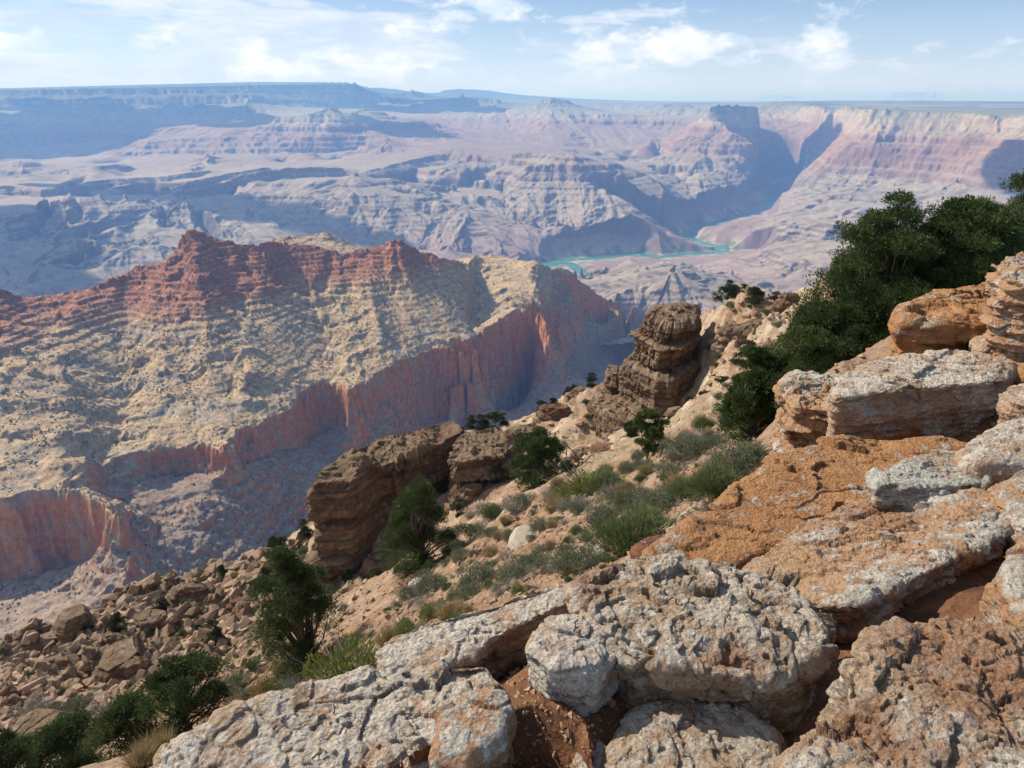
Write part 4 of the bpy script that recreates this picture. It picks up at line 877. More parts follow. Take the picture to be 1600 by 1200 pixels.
B('rock_ledge', 'wide flat orange bedrock ledge running down to the shrubs', [(1010, 885), (1040, 862), (1090, 820), (1130, 790), (1172, 748), (1215, 725), (1290, 702), (1350, 702), (1430, 700), (1500, 715), (1530, 750), (1400, 790), (1290, 830), (1220, 870), (1150, 900), (1060, 900)],
  -1.99, .6, .06, .0, 9.0, .055, M_ORANGE, 620, 340, 22, phi=135, strat=.06, cat='rock ledge', pocket=.03, ck=.25, rough=.5)
B('boulder', 'dark brown cracked block at the lower end of the orange ledge', [(992, 872), (1010, 858), (1055, 850), (1075, 862), (1060, 880), (1010, 888)], -2.0, .4, .04, .05, 9.0, .035, M_BROWN, 260, 160, 23, strat=.05)
B('boulder', 'cream wedge shaped rock leaning beside the green shrub', [(1032, 846), (1062, 812), (1098, 786), (1106, 792), (1098, 815), (1068, 846)], [-2.25, -2.05, -1.9, -1.92, -2.05, -2.2], .45, .04, .0, 6.0, .03, M_CREAM, 260, 160, 24, strat=.02)
B('boulder', 'flat orange rock at the head of the bedrock ledge', [(1360, 725), (1380, 705), (1430, 692), (1480, 690), (1530, 706), (1500, 722), (1430, 735)], -1.97, .3, .05, .0, 6.0, .035, M_ORANGE, 320, 160, 25)
B('rock_ledge', 'shelf of pale rock behind the long white slab', [(1330, 590), (1400, 552), (1480, 545), (1560, 552), (1580, 570), (1500, 585), (1400, 600)], -2.0, .5, .05, .0, 7.5, .05, M_ORANGE, 360, 200, 26, cat='rock ledge', strat=.04)

# ---- layered outcrops on the hillside
def strata_rock(name, label, poly, ztop, zbase, prof, amp=.5, lay=(.25, .8), mat=None, nt=460, seed=1, cat='rock outcrop', lean=(0, 0), joint=.5, dz=.07):
    """poly: plan outline (x,y); prof: list (height fraction 0 base..1 top, width factor)"""
    q = np.random.default_rng(seed); c0, th, R_ = radial(np.array(poly), nt, 2)
    H = ztop - zbase; nz_ = int(H / dz); z = np.linspace(0, H, nz_)
    e = [0]
    while e[-1] < H: e.append(e[-1] + q.uniform(*lay))
    k = np.searchsorted(e, z, side='right') - 1; off = q.normal(0, .38, len(e) + 1)[k] * amp; hard = q.random(len(e) + 1)[k]
    tt = (z - np.array(e)[k]) / np.maximum(np.array(e + [e[-1] + 1])[k + 1] - np.array(e)[k], .01)
    rnd = -.28 * amp * np.abs(2 * tt - 1) ** 9                       # bed edges worn round
    wf = np.interp(z / H, *zip(*prof))
    m = R_.mean()
    A, Z = np.meshgrid(th, z); off2 = fb3(np.stack([np.cos(A) * m / 3, np.sin(A) * m / 3, (k[:, None] + 0 * A) * 3.7], -1) + seed, 3)
    jx = (m * A / (1.4 + 1.2 * hard[:, None]) + k[:, None] * 2.3); jn = np.abs(jx - np.round(jx)); jd = -np.exp(-(jn / .06) ** 2) * joint * .5
    cx = np.cos(A), np.sin(A)
    sp_ = np.stack([c0[0] + cx[0] * R_[None], c0[1] + cx[1] * R_[None], Z], -1)
    rr_ = R_[None] * wf[:, None] + off[:, None] + off2 * amp * 1.3 + jd * amp + rnd[:, None] + amp * .9 * rg3(sp_ * .32 + seed, 4, .6) + amp * .38 * rg3(sp_ * 1.8, 4, .6)
    rr_ = np.maximum(rr_, .05)
    x = c0[0] + cx[0] * rr_ + lean[0] * Z / H; y = c0[1] + cx[1] * rr_ + lean[1] * Z / H
    rows = [np.stack([x, y, zbase + Z], -1)]
    top = rows[0][-1]; ctr = top.mean(0)
    cap = []
    for s_ in np.linspace(.98, 0.0, 40):
        r_ = ctr + (top - ctr) * s_; hgt = fb3(r_ * .35 + 9, 4) * 1.6 * amp; hgt = np.round(hgt * 2.2 / amp) / 2.2 * amp * .7 + hgt * .3 + .2 * amp * rg3(r_ * 1.5, 3); r_[:, 2] = ztop + (1 - s_) * .3 * amp + hgt * (1 - s_ ** 8); cap.append(r_)
    Pt = np.concatenate([rows[0], np.array(cap)])
    zz = Pt[..., 2]; dark = np.r_[hard, np.full(40, .3)]
    tcol = mixc(np.broadcast_to(np.array([.30, .205, .13], 'f4'), Pt.shape), np.array([.17, .105, .065], 'f4'), np.clip(dark[:, None] * 1.2 - .2 + .5 * fb3(Pt * .4, 3), 0, 1))
    tcol = mixc(tcol, np.array([.25, .105, .06], 'f4'), sstep(.15, .45, fb3(Pt * np.array([.12, .12, .5]) + seed, 3)) * .7)
    tcol = mixc(tcol, np.array([.36, .31, .23], 'f4'), sstep(.2, .5, fb3(Pt * 1.3 + 5, 4)) * .6)
    g = np.r_[1 - .45 * np.abs(2 * tt - 1) ** 8, np.ones(40)]; tcol = tcol * g[:, None, None] * .68
    base = np.array([c0[0], c0[1], zbase]); me = mesh_np(name, (Pt - base)[::-1], ring_faces(len(Pt), nt), tcol[::-1])
    ob = link(name, me, mat or M_STRATA, loc=tuple(base)); tag(ob, label, cat); return ob
M_STRATA = tintmat('strata_rock', 1.6, 7, 1.0, .35, .4, 1.5)
def A2(px, py, r): return P(px, py, r)[:2]
strata_rock('rock_outcrop', 'dark banded cliff outcrop with red layers behind the round juniper', [A2(492, 880, 66.5), A2(560, 880, 66), A2(600, 880, 69.5), A2(650, 880, 70), A2(700, 860, 73), A2(735, 800, 77), A2(715, 720, 80), A2(600, 720, 75.5), A2(540, 740, 72), A2(494, 800, 69.5)],
            -36.6, -52, [(0, .98), (.25, 1.0), (.42, 1.05), (.55, 1.0), (.6, .97), (.8, .95), (.93, .92), (1, .84)], .95, (.25, 1.3), nt=760, seed=4)
strata_rock('rock_outcrop', 'pale crumbling buttress between the banded cliff and the dark tree', [A2(702, 820, 66), A2(742, 800, 66), A2(800, 790, 68), A2(812, 760, 72), A2(790, 700, 75), A2(735, 700, 74), A2(706, 740, 71)],
            -35.4, -47, [(0, 1.1), (.5, .95), (1, .62)], .9, (.5, 1.6), nt=420, seed=9)
strata_rock('rock_tower', 'tall layered rock tower below its blocky overhanging cap', [A2(958, 650, 84), A2(1012, 660, 78), A2(1040, 660, 79), A2(1084, 650, 86), A2(1080, 600, 94), A2(1000, 600, 94)],
            -30.6, -43.0, [(0, 1.4), (.3, 1.3), (.34, 1.12), (.6, 1.06), (.64, .96), (.9, .92), (1, .85)], .7, (.16, .7), nt=620, seed=12, cat='rock tower', lean=(.6, 0))
strata_rock('rock_tower', 'blocky dark cap standing on the layered rock tower', [A2(983, 560, 85.5), A2(1020, 560, 80.5), A2(1050, 560, 81), A2(1080, 560, 86), A2(1078, 560, 92), A2(1000, 560, 92)],
            -24.4, -31.4, [(0, .70), (.08, .90), (.34, .94), (.38, .84), (.6, .92), (.64, .74), (.93, .72), (1, .6)], .85, (.4, 1.7), nt=620, seed=21, cat='rock cap', lean=(1.0, 0), joint=1.2)
strata_rock('rock_outcrop', 'stepped tan ledges at the left foot of the rock tower', [A2(905, 680, 86), A2(950, 690, 80), A2(1005, 700, 78), A2(1010, 640, 92), A2(930, 620, 100)],
            -38.0, -47, [(0, 1.1), (.4, 1.0), (.5, .85), (.9, .8), (1, .7)], .6, (.5, 1.5), nt=440, seed=31)
strata_rock('rock_outcrop', 'small crooked rock stack just left of the tower', [A2(944, 600, 92), A2(966, 600, 91), A2(968, 600, 96), A2(946, 600, 97)], -35.0, -43, [(0, 1.2), (.5, .9), (.7, .7), (.8, 1.0), (1, .6)], .35, (.4, .9), nt=200, seed=33)
strata_rock('rock_outcrop', 'dark knobbly rock joined to the right side of the tower', [A2(1080, 560, 91), A2(1112, 560, 90), A2(1122, 560, 98), A2(1084, 560, 99)], -29.4, -38, [(0, 1.1), (.5, 1), (.8, .8), (1, .5)], .5, (.6, 1.4), nt=260, seed=35)
strata_rock('rock_outcrop', 'brown ledge on the skyline slope right of the tower', [A2(1130, 520, 84), A2(1200, 520, 80), A2(1215, 500, 90), A2(1140, 500, 98)], -25.6, -34, [(0, 1.15), (.4, 1.05), (.6, .9), (1, .75)], .7, (.6, 1.5), nt=360, seed=37)
strata_rock('rock_outcrop', 'lower stepped ledge on the slope behind the dark shrub', [A2(1120, 560, 78), A2(1180, 555, 72), A2(1200, 540, 82), A2(1130, 530, 88)], -29.5, -38, [(0, 1.15), (.4, 1.0), (.6, .9), (1, .7)], .6, (.5, 1.3), nt=320, seed=38)
strata_rock('rock_block', 'long pale tilted block on the slope right of the tower', [A2(1098, 600, 66), A2(1120, 606, 64), A2(1152, 580, 69), A2(1140, 565, 72)], -27.7, -32.5, [(0, 1.0), (.6, 1.05), (1, .95)], .16, (1.2, 2.6), nt=260, seed=41, cat='rock block')
strata_rock('rock_block', 'square brown block at the foot of the tower beside dark scrub', [A2(1050, 700, 66), A2(1080, 695, 66), A2(1084, 690, 71), A2(1054, 690, 71)], -34.0, -39, [(0, 1.1), (.5, 1.0), (1, .8)], .25, (.8, 1.6), nt=240, seed=43, cat='rock block')

LEDGES = [(760, 712, 70, 26, 75), (812, 690, 60, 22, 84), (868, 672, 56, 20, 92), (905, 648, 40, 18, 104), (850, 735, 60, 22, 66), (905, 720, 50, 24, 66), (945, 735, 44, 18, 58), (735, 770, 40, 26, 66), (780, 742, 46, 22, 70), (690, 705, 60, 18, 82),
          (1150, 520, 60, 20, 84), (1195, 505, 60, 18, 80), (1170, 545, 50, 18, 74), (1215, 540, 50, 20, 66), (1190, 575, 44, 18, 60), (1105, 650, 50, 22, 60), (1060, 655, 36, 20, 68), (1230, 480, 40, 14, 82),
          (520, 870, 40, 24, 74), (600, 915, 60, 24, 64), (445, 900, 50, 22, 76), (380, 935, 60, 24, 72), (300, 925, 60, 26, 76), (230, 950, 60, 24, 74), (160, 985, 60, 26, 70), (90, 1010, 60, 24, 66), (330, 1010, 60, 26, 62), (430, 975, 50, 22, 66), (200, 1060, 70, 30, 58)]
for i, (px, py, w_, h_, r_) in enumerate(LEDGES):
    q = P(px, py, r_); g_ = ground_z(q[0], q[1]); s_ = FPX / (q[1] * cp - g_ * sp); ww = w_ / s_; hh = h_ / s_
    th = np.linspace(0, 2 * np.pi, 12)[:-1]; rad = np.random.default_rng(i).uniform(.7, 1.2, 11)
    pts = [(q[0] + ww / 2 * math.cos(a) * k_, q[1] + ww * .3 * math.sin(a) * k_) for a, k_ in zip(th, rad)]
    zone_ = 'among the slabs of the rubble ridge' if px < 560 else 'on the slope below the rock tower' if px < 1000 else 'on the slope right of the rock tower'
    o = strata_rock('rock_outcrop', 'low broken layered outcrop ' + zone_, pts, g_ + hh * .75, g_ - hh * 1.2, [(0, 1.25), (.6, 1.0), (.8, .9), (1, .6)], .38, (.18, .6), None, 200, 70 + i, 'rock outcrop', joint=.9, dz=.09); o['group'] = 'low outcrops ' + zone_
# ================================================================== PLANTS
def leafm(name, rough=.75, tr=.25):
    m = bpy.data.materials.new(name); m.use_nodes = True; t = NT(m.node_tree); t.n.clear()
    a = t.add('ShaderNodeAttribute', attribute_name='tint').outputs['Color']
    n = t.noise(t.add('ShaderNodeNewGeometry').outputs['Position'], 6, 3); v = t.add('ShaderNodeMapRange', {0: n, 1: .3, 2: .7, 3: .75, 4: 1.25}).outputs[0]
    col = t.vmath('MULTIPLY', a, t.add('ShaderNodeCombineXYZ', {0: v, 1: v, 2: v}).outputs[0])
    b = t.add('ShaderNodeBsdfPrincipled', {'Base Color': col, 'Roughness': rough, 'Specular IOR Level': .25})
    tl = t.add('ShaderNodeBsdfTranslucent', {0: col}); mx = t.add('ShaderNodeMixShader', {0: tr, 1: b.outputs[0], 2: tl.outputs[0]})
    t.add('ShaderNodeOutputMaterial', {0: mx.outputs[0]}); return m
M_LEAF = leafm('foliage')
def wood(t, b):
    p = t.add('ShaderNodeTexCoord').outputs['Object']
    n = t.noise(t.vmath('MULTIPLY', p, (9, 9, 2.5)), 2.5, 6, .65)
    a = t.add('ShaderNodeAttribute', attribute_name='tint').outputs['Color']
    v = t.add('ShaderNodeMapRange', {0: n, 1: .3, 2: .7, 3: .55, 4: 1.4}).outputs[0]
    t.l.new(t.vmath('MULTIPLY', a, t.add('ShaderNodeCombineXYZ', {0: v, 1: v, 2: v}).outputs[0]), b.inputs['Base Color'])
    t.l.new(t.add('ShaderNodeBump', {'Strength': .8, 'Distance': .02, 'Height': n}).outputs[0], b.inputs['Normal'])
M_WOOD = material('bark', wood)
def blades(base, dirv, L_, W_, cols, rs, bend=.25):
    """thin leaf blades: base (n,3), direction (n,3), length, width -> 2-tri tapering leaves"""
    n = len(base); d = dirv / (np.linalg.norm(dirv, axis=1, keepdims=True) + 1e-9)
    s = np.cross(d, rs.normal(size=(n, 3))); s /= np.linalg.norm(s, axis=1, keepdims=True) + 1e-9
    L_ = np.broadcast_to(L_, n)[:, None]; W_ = np.broadcast_to(W_, n)[:, None]
    midp = base + d * L_ * .5 + s * 0; tip = base + d * L_ + rs.normal(0, 1, (n, 3)) * L_ * bend * .5
    V = np.stack([base, midp + s * W_ * .5, tip, midp - s * W_ * .5], 1).reshape(-1, 3)
    F = np.arange(n * 4).reshape(-1, 4); return V, F, np.repeat(cols, 4, 0)
def tube(pts, rad, k=7, col=(.16, .12, .09)):
    pts = np.asarray(pts, float); n = len(pts); d = np.gradient(pts, axis=0); d /= np.linalg.norm(d, axis=1, keepdims=True) + 1e-9
    a = np.cross(d, (.31, .2, .93)); a /= np.linalg.norm(a, axis=1, keepdims=True) + 1e-9; b = np.cross(d, a)
    th = np.linspace(0, 2 * np.pi, k, endpoint=False)
    V = pts[:, None] + (a[:, None] * np.cos(th)[None, :, None] + b[:, None] * np.sin(th)[None, :, None]) * np.asarray(rad)[:, None, None]
    F = ring_faces(n, k); return V.reshape(-1, 3), F, np.broadcast_to(np.array(col, 'f4'), (n * k, 3))
def merge(parts):
    V = []; F = []; K = []; o = 0
    for v, f, k in parts: V.append(v); F.append(f + o); K.append(k); o += len(v)
    return np.concatenate(V), np.concatenate(F), np.concatenate(K)
def leafcols(n, c1, c2, rs, dead=.03, deadc=(.16, .12, .07)):
    t = rs.random(n)[:, None] ** 1.4; k = np.array(c1) * (1 - t) + np.array(c2) * t; k = k * rs.uniform(.8, 1.2, (n, 1))
    k[rs.random(n) < dead] = deadc; return k.astype('f4')
def tree_mesh(seed, h, w, clumps=40, per=700, leaf=.07, c1=(.02, .036, .012), c2=(.06, .085, .026), trunk_r=.12, low=.12, droop=0, stems=1, open_=.0, woodc=(.13, .10, .08), lobes=5, clr=.20):
    """tapered trunk with limbs (mesh 1) and a crown of leaf sprays in uneven clumps (mesh 2)"""
    rs = np.random.default_rng(seed); W = []; L_ = []
    lob = rs.uniform(0, 2 * np.pi, lobes); lr = rs.uniform(.75, 1.25, lobes); lz = rs.uniform(-.2, .35, lobes)
    cent = []
    while len(cent) < clumps:
        a = rs.uniform(0, 2 * np.pi); zf = rs.uniform(low, 1) ** .85; k = np.argmin(np.abs((lob - a + np.pi) % (2 * np.pi) - np.pi))
        env = np.sin(np.pi * np.clip((zf - low) / (1.12 - low), 0, 1) ** .62) ** .7 * lr[k] * (1 + .25 * math.sin(3 * a + seed))
        r = rs.random() ** .45 * env * w / 2 * (1 - clr * .6)
        cent.append((r * math.cos(a), r * math.sin(a), zf * h * (1 + lz[k] * .35)))
    cent = np.array(cent); order = np.argsort(cent[:, 2])
    for st in range(stems):
        sa = rs.uniform(0, 6.28); off = np.array([math.cos(sa), math.sin(sa)]) * w * .16 * (stems > 1)
        tz = np.linspace(-.25, h * .8, 9); tx = np.cumsum(rs.normal(0, w * .028, 9)) + off[0] * tz / h * 2; ty = np.cumsum(rs.normal(0, w * .028, 9)) + off[1] * tz / h * 2
        tr = np.stack([tx, ty, tz], -1); W.append(tube(tr, trunk_r * (1 - .85 * np.linspace(0, 1, 9)) * (1 + .6 * (np.linspace(0, 1, 9) < .12)), 9, woodc))
        for cc in cent[st::stems]:
            t0_ = np.clip((cc[2] / h) * .55, .05, .75) ; i = t0_ * 8; b0 = tr[int(i)] + (tr[min(int(i) + 1, 8)] - tr[int(i)]) * (i % 1)
            m1 = b0 * .5 + cc * .5 + rs.normal(0, w * .03, 3) - np.array([0, 0, h * .03]); t = np.linspace(0, 1, 6)[:, None]
            pt = b0 * (1 - t) ** 2 + 2 * m1 * t * (1 - t) + cc * t * t; pt[1:-1] += rs.normal(0, w * .008, (4, 3))
            W.append(tube(pt, trunk_r * (.34 * (1 - t[:, 0]) + .05), 5, woodc))
    for cc in cent:
        cr = w * clr * rs.uniform(.55, 1.15) * (1.1 - .35 * cc[2] / h); n = int(per * rs.uniform(.6, 1.3)); 
        u = rs.normal(size=(n, 3)); u /= np.linalg.norm(u, axis=1, keepdims=True); rad = rs.random(n)[:, None] ** .38
        # twig tufts inside the clump
        nt_ = 52; tu = rs.normal(size=(nt_, 3)); tu /= np.linalg.norm(tu, axis=1, keepdims=True); tu *= rs.uniform(.45, 1.0, (nt_, 1)); tu[:, 2] = np.abs(tu[:, 2]) * .9 - .25
        k = rs.integers(0, nt_, n); pos = tu[k] * cr + u * rad * cr * .26
        pos[:, 2] *= .8
        for q in range(0, nt_, 6): W.append(tube(np.array([cc, cc + tu[q] * cr * .5 + rs.normal(0, .02, 3) * w * .1, cc + tu[q] * cr * np.array([1, 1, .8])]), [trunk_r * .07, trunk_r * .05, trunk_r * .02], 3, woodc))
        d = tu[k] * .8 + u * .7 + np.array([0, 0, .55 - droop]); tone = rs.uniform(.75, 1.25)
        L_.append(blades(cc + pos, d, leaf * rs.uniform(.6, 1.5, n), leaf * rs.uniform(.28, .5, n), leafcols(n, c1, c2, rs) * tone, rs))
    return merge(W), merge(L_)
def place(px, py, r=None, rlo=4.0):
    if r is None:
        p = hit(px, py, rlo)
        if p is None: p = hit(px, py + 14, rlo)
        return p
    q = P(px, py, r); return Vector((q[0], q[1], ground_z(q[0], q[1])))
def pxm(p):  # picture pixels per metre at a place
    return FPX / (p.y * cp - p.z * sp)
def add_tree(name, label, px, py, wpx, hpx, r=None, seed=1, cat='tree', group=None, base=None, **k):
    p = base if base is not None else place(px, py, r); s = pxm(p); el_ = math.atan2(-p.z, math.hypot(p.x, p.y))
    w_ = wpx / s; h_ = hpx / s / max(math.cos(el_), .5)
    wm, lm = tree_mesh(seed, h_, w_, **k)
    t = bpy.data.objects.new(name, None); COL.objects.link(t); t.location = p; tag(t, label, cat, group)
    link('trunk', mesh_np('trunk', *wm[:2], wm[2]), M_WOOD, t); link('crown', mesh_np('crown', *lm[:2], lm[2], smooth=False), M_LEAF, t)
    return t
TC1, TC2 = (.028, .050, .014), (.088, .128, .034)
big = dict(clumps=95, per=1350, leaf=.052, trunk_r=.12, clr=.20, c1=TC1, c2=TC2, low=.0, lobes=8)
add_tree('pine_tree', 'dark bushy pine whose left edge stands against the pale pink canyon floor', 1345, 600, 200, 235, seed=11, base=Vector(tuple(Pz(1345, 600, -5.4))), **big)
add_tree('pine_tree', 'tallest dark pine, second from the left of the group behind the orange block', 1450, 560, 215, 205, seed=12, base=Vector(tuple(Pz(1455, 560, -5.0))), **big)
add_tree('pine_tree', 'open topped dark pine at the right edge above the stacked tan rock', 1560, 510, 190, 190, seed=13, base=Vector(tuple(Pz(1565, 500, -4.6))), **big)
add_tree('pine_tree', 'dark pine reaching past the right edge of the view', 1660, 470, 170, 185, seed=19, base=Vector(tuple(Pz(1660, 470, -4.6))), **big)
add_tree('pine_tree', 'lower dark pine filling the gap between the long white slab and the hillside', 1270, 650, 130, 150, seed=14, base=Vector(tuple(Pz(1270, 650, -6.4))), **dict(big, clumps=60))
add_tree('pine_tree', 'short dark pine filling the gap directly above the orange block', 1385, 570, 150, 150, seed=16, base=Vector(tuple(Pz(1385, 570, -5.0))), **dict(big, clumps=60))
add_tree('pine_tree', 'dark pine low on the slope between the rounded pine and the group above', 1225, 672, 120, 120, seed=33, base=Vector(tuple(Pz(1225, 672, -7.4))), **dict(big, clumps=60))
add_tree('pine_tree', 'dark pine directly above the left end of the long white slab', 1320, 590, 150, 130, seed=34, base=Vector(tuple(Pz(1320, 590, -5.2))), **dict(big, clumps=60))
add_tree('pine_tree', 'dense dark pine in the middle of the group over the slab', 1400, 520, 170, 130, seed=31, base=Vector(tuple(Pz(1400, 520, -4.6))), **dict(big, clumps=60))
add_tree('pine_tree', 'rounded dark pine left of the craggy brown block', 1176, 708, 112, 120, seed=15, r=16.5, **dict(big, clumps=60, per=1200, leaf=.06))
add_tree('juniper_tree', 'round dense juniper in front of the dark banded cliff', 660, 893, 118, 114, seed=21, r=31, clumps=56, per=1300, leaf=.08, trunk_r=.16, clr=.2, c1=TC1, c2=TC2, low=.04, lobes=9)
add_tree('juniper_tree', 'large dark juniper behind the pale slab, with an open right side', 482, 1078, 150, 176, seed=22, r=22, clumps=70, per=1250, leaf=.07, trunk_r=.16, clr=.2, c1=TC1, c2=TC2, low=.02, lobes=8)
add_tree('juniper_tree', 'spreading forked juniper near the lower left with bare dark stems', 300, 1150, 150, 98, seed=23, r=23, clumps=34, per=750, leaf=.10, trunk_r=.15, clr=.18, c1=TC1, c2=TC2, low=.35, stems=2)
add_tree('juniper_tree', 'wide dark juniper beside the bare dead tree', 838, 780, 92, 96, seed=24, r=45, clumps=40, per=750, leaf=.15, trunk_r=.18, clr=.2, c1=TC1, c2=TC2, low=.03)
add_tree('pine_tree', 'thin light green young pine on the shrubby slope below the tower', 1005, 775, 66, 80, seed=25, r=26, clumps=24, per=520, leaf=.10, trunk_r=.07, clr=.17, c1=(.045, .075, .018), c2=(.11, .16, .04), low=.25)
add_tree('juniper_tree', 'leafy green bush tree at the bottom left behind the stump of rock', 215, 1182, 120, 62, seed=26, r=24, clumps=30, per=600, leaf=.10, clr=.22, c1=(.035, .055, .016), c2=(.09, .12, .035), low=.05)
add_tree('juniper_tree', 'dark upright tree in the shade below the layered tower', 985, 702, 28, 52, seed=27, r=62, clumps=14, per=400, leaf=.2, clr=.3, c1=(.02, .034, .012), c2=(.05, .07, .024), low=.03)
add_tree('juniper_tree', 'low dark bushy juniper at the lower left beside the grey boulder', 115, 1200, 120, 66, seed=41, r=26, clumps=34, per=700, leaf=.09, clr=.22, c1=TC1, c2=TC2, low=.02)
add_tree('juniper_tree', 'dark juniper bush in the very bottom left corner', 20, 1215, 110, 60, seed=42, r=27, clumps=30, per=700, leaf=.09, clr=.22, c1=TC1, c2=TC2, low=.02)
small = [(752, 672, 22, 22, 90), (775, 670, 40, 26, 90), (677, 676, 14, 20, 88), (661, 680, 12, 12, 87), (737, 664, 18, 20, 91), (846, 650, 20, 16, 101), (893, 634, 26, 26, 106), (866, 640, 22, 18, 104), (925, 608, 18, 20, 111), (1084, 530, 14, 28, 102), (1133, 505, 30, 36, 93),
         (1178, 474, 34, 22, 88), (1212, 464, 22, 16, 86), (1160, 470, 16, 10, 90), (432, 866, 30, 28, 80), (343, 876, 16, 18, 84), (478, 850, 22, 24, 80), (420, 918, 24, 38, 73), (253, 950, 24, 30, 75), (182, 978, 28, 30, 74), (340, 1020, 24, 40, 60), (388, 1052, 36, 24, 55),
         (412, 962, 22, 16, 68), (310, 985, 18, 16, 68), (1168, 578, 44, 36, 66), (872, 690, 26, 24, 72), (884, 770, 24, 18, 40), (700, 730, 18, 22, 71), (722, 790, 22, 26, 63), (655, 742, 26, 14, 72), (450, 880, 20, 22, 77), (225, 1010, 20, 18, 66), (130, 965, 18, 14, 76), (60, 1000, 20, 16, 68), (1130, 590, 22, 16, 68),
         (775, 745, 26, 30, 67), (915, 745, 30, 22, 48), (1105, 625, 34, 26, 60), (500, 925, 20, 22, 62), (545, 915, 18, 20, 64), (590, 930, 26, 22, 60), (300, 900, 14, 14, 82)]
protos = [tree_mesh(60 + k, 2.6, 2.4, clumps=16, per=260, leaf=.20, trunk_r=.09, clr=.3, c1=(.022, .036, .014), c2=(.06, .08, .03), low=.03) for k in range(4)]
pm = [(mesh_np('trunk', *a[:2], a[2]), mesh_np('crown', *b[:2], b[2], smooth=False)) for a, b in protos]
KND = ['dark green', 'olive', 'deep green', 'blackish green']
where = lambda px, py: ('on the skyline behind the banded cliff' if 640 < px < 800 and py < 685 else 'on the skyline left of the rock tower' if 800 <= px < 940 and py < 660 else 'on the skyline right of the rock tower' if px > 1080 and py < 540 else
    'on the slabby rubble ridge' if px < 480 else 'on the slope right of the rock tower' if px > 1080 else 'near the foot of the banded cliff' if px < 640 else 'on the ledges below the tower')
for i, (px, py, w_, h_, r_) in enumerate(small):
    p = place(px, py, r_); s = pxm(p); t = bpy.data.objects.new('small_juniper', None); COL.objects.link(t); t.location = p; t.rotation_euler.z = i * 1.9
    t.scale = (w_ / s / 2.4, w_ / s / 2.4, h_ / s / 2.6 * 1.1); tag(t, 'small %s juniper %s' % (['bushy', 'round', 'rounded'][i % 3], where(px, py)), 'small tree', 'small junipers dotted over the rocky slope')
    link('trunk', pm[i % 4][0], M_WOOD, t); link('crown', pm[i % 4][1], M_LEAF, t)
# dead tree
def dead(seed=5):
    rs = np.random.default_rng(seed); parts = []
    def limb(a, d, L_, r, dep):
        n = 8; pts = [np.array(a)]; dd = np.array(d, float)
        for k in range(n): dd = dd / np.linalg.norm(dd) + rs.normal(0, .22, 3); pts.append(pts[-1] + dd / np.linalg.norm(dd) * L_ / n)
        parts.append(tube(pts, r * np.linspace(1, .28, n + 1), 6, (.10, .085, .075)))
        if dep < 4:
            for q in range(3 if dep < 2 else 2):
                i = rs.integers(3, n + 1); limb(pts[i], dd * .8 + rs.normal(0, .75, 3), L_ * rs.uniform(.5, .75), r * .5, dep + 1)
    limb((0, 0, -.3), (.35, 0, 1), 1.5, .17, 0); limb((0, 0, -.2), (.9, .1, .75), 4.6, .15, 0); limb((.1, 0, .2), (.25, 0, 1), 3.0, .10, 1); limb((0, 0, 0), (-.5, .2, .8), 1.2, .09, 2)
    return merge(parts)
v, f, k = dead(); p = place(880, 768, 41); o = link('dead_tree', mesh_np('dead_tree', v, f, k), M_WOOD, loc=p); o.scale = (.8, .8, .62); tag(o, 'bare leafless dead tree with twisted dark branches', 'dead tree')
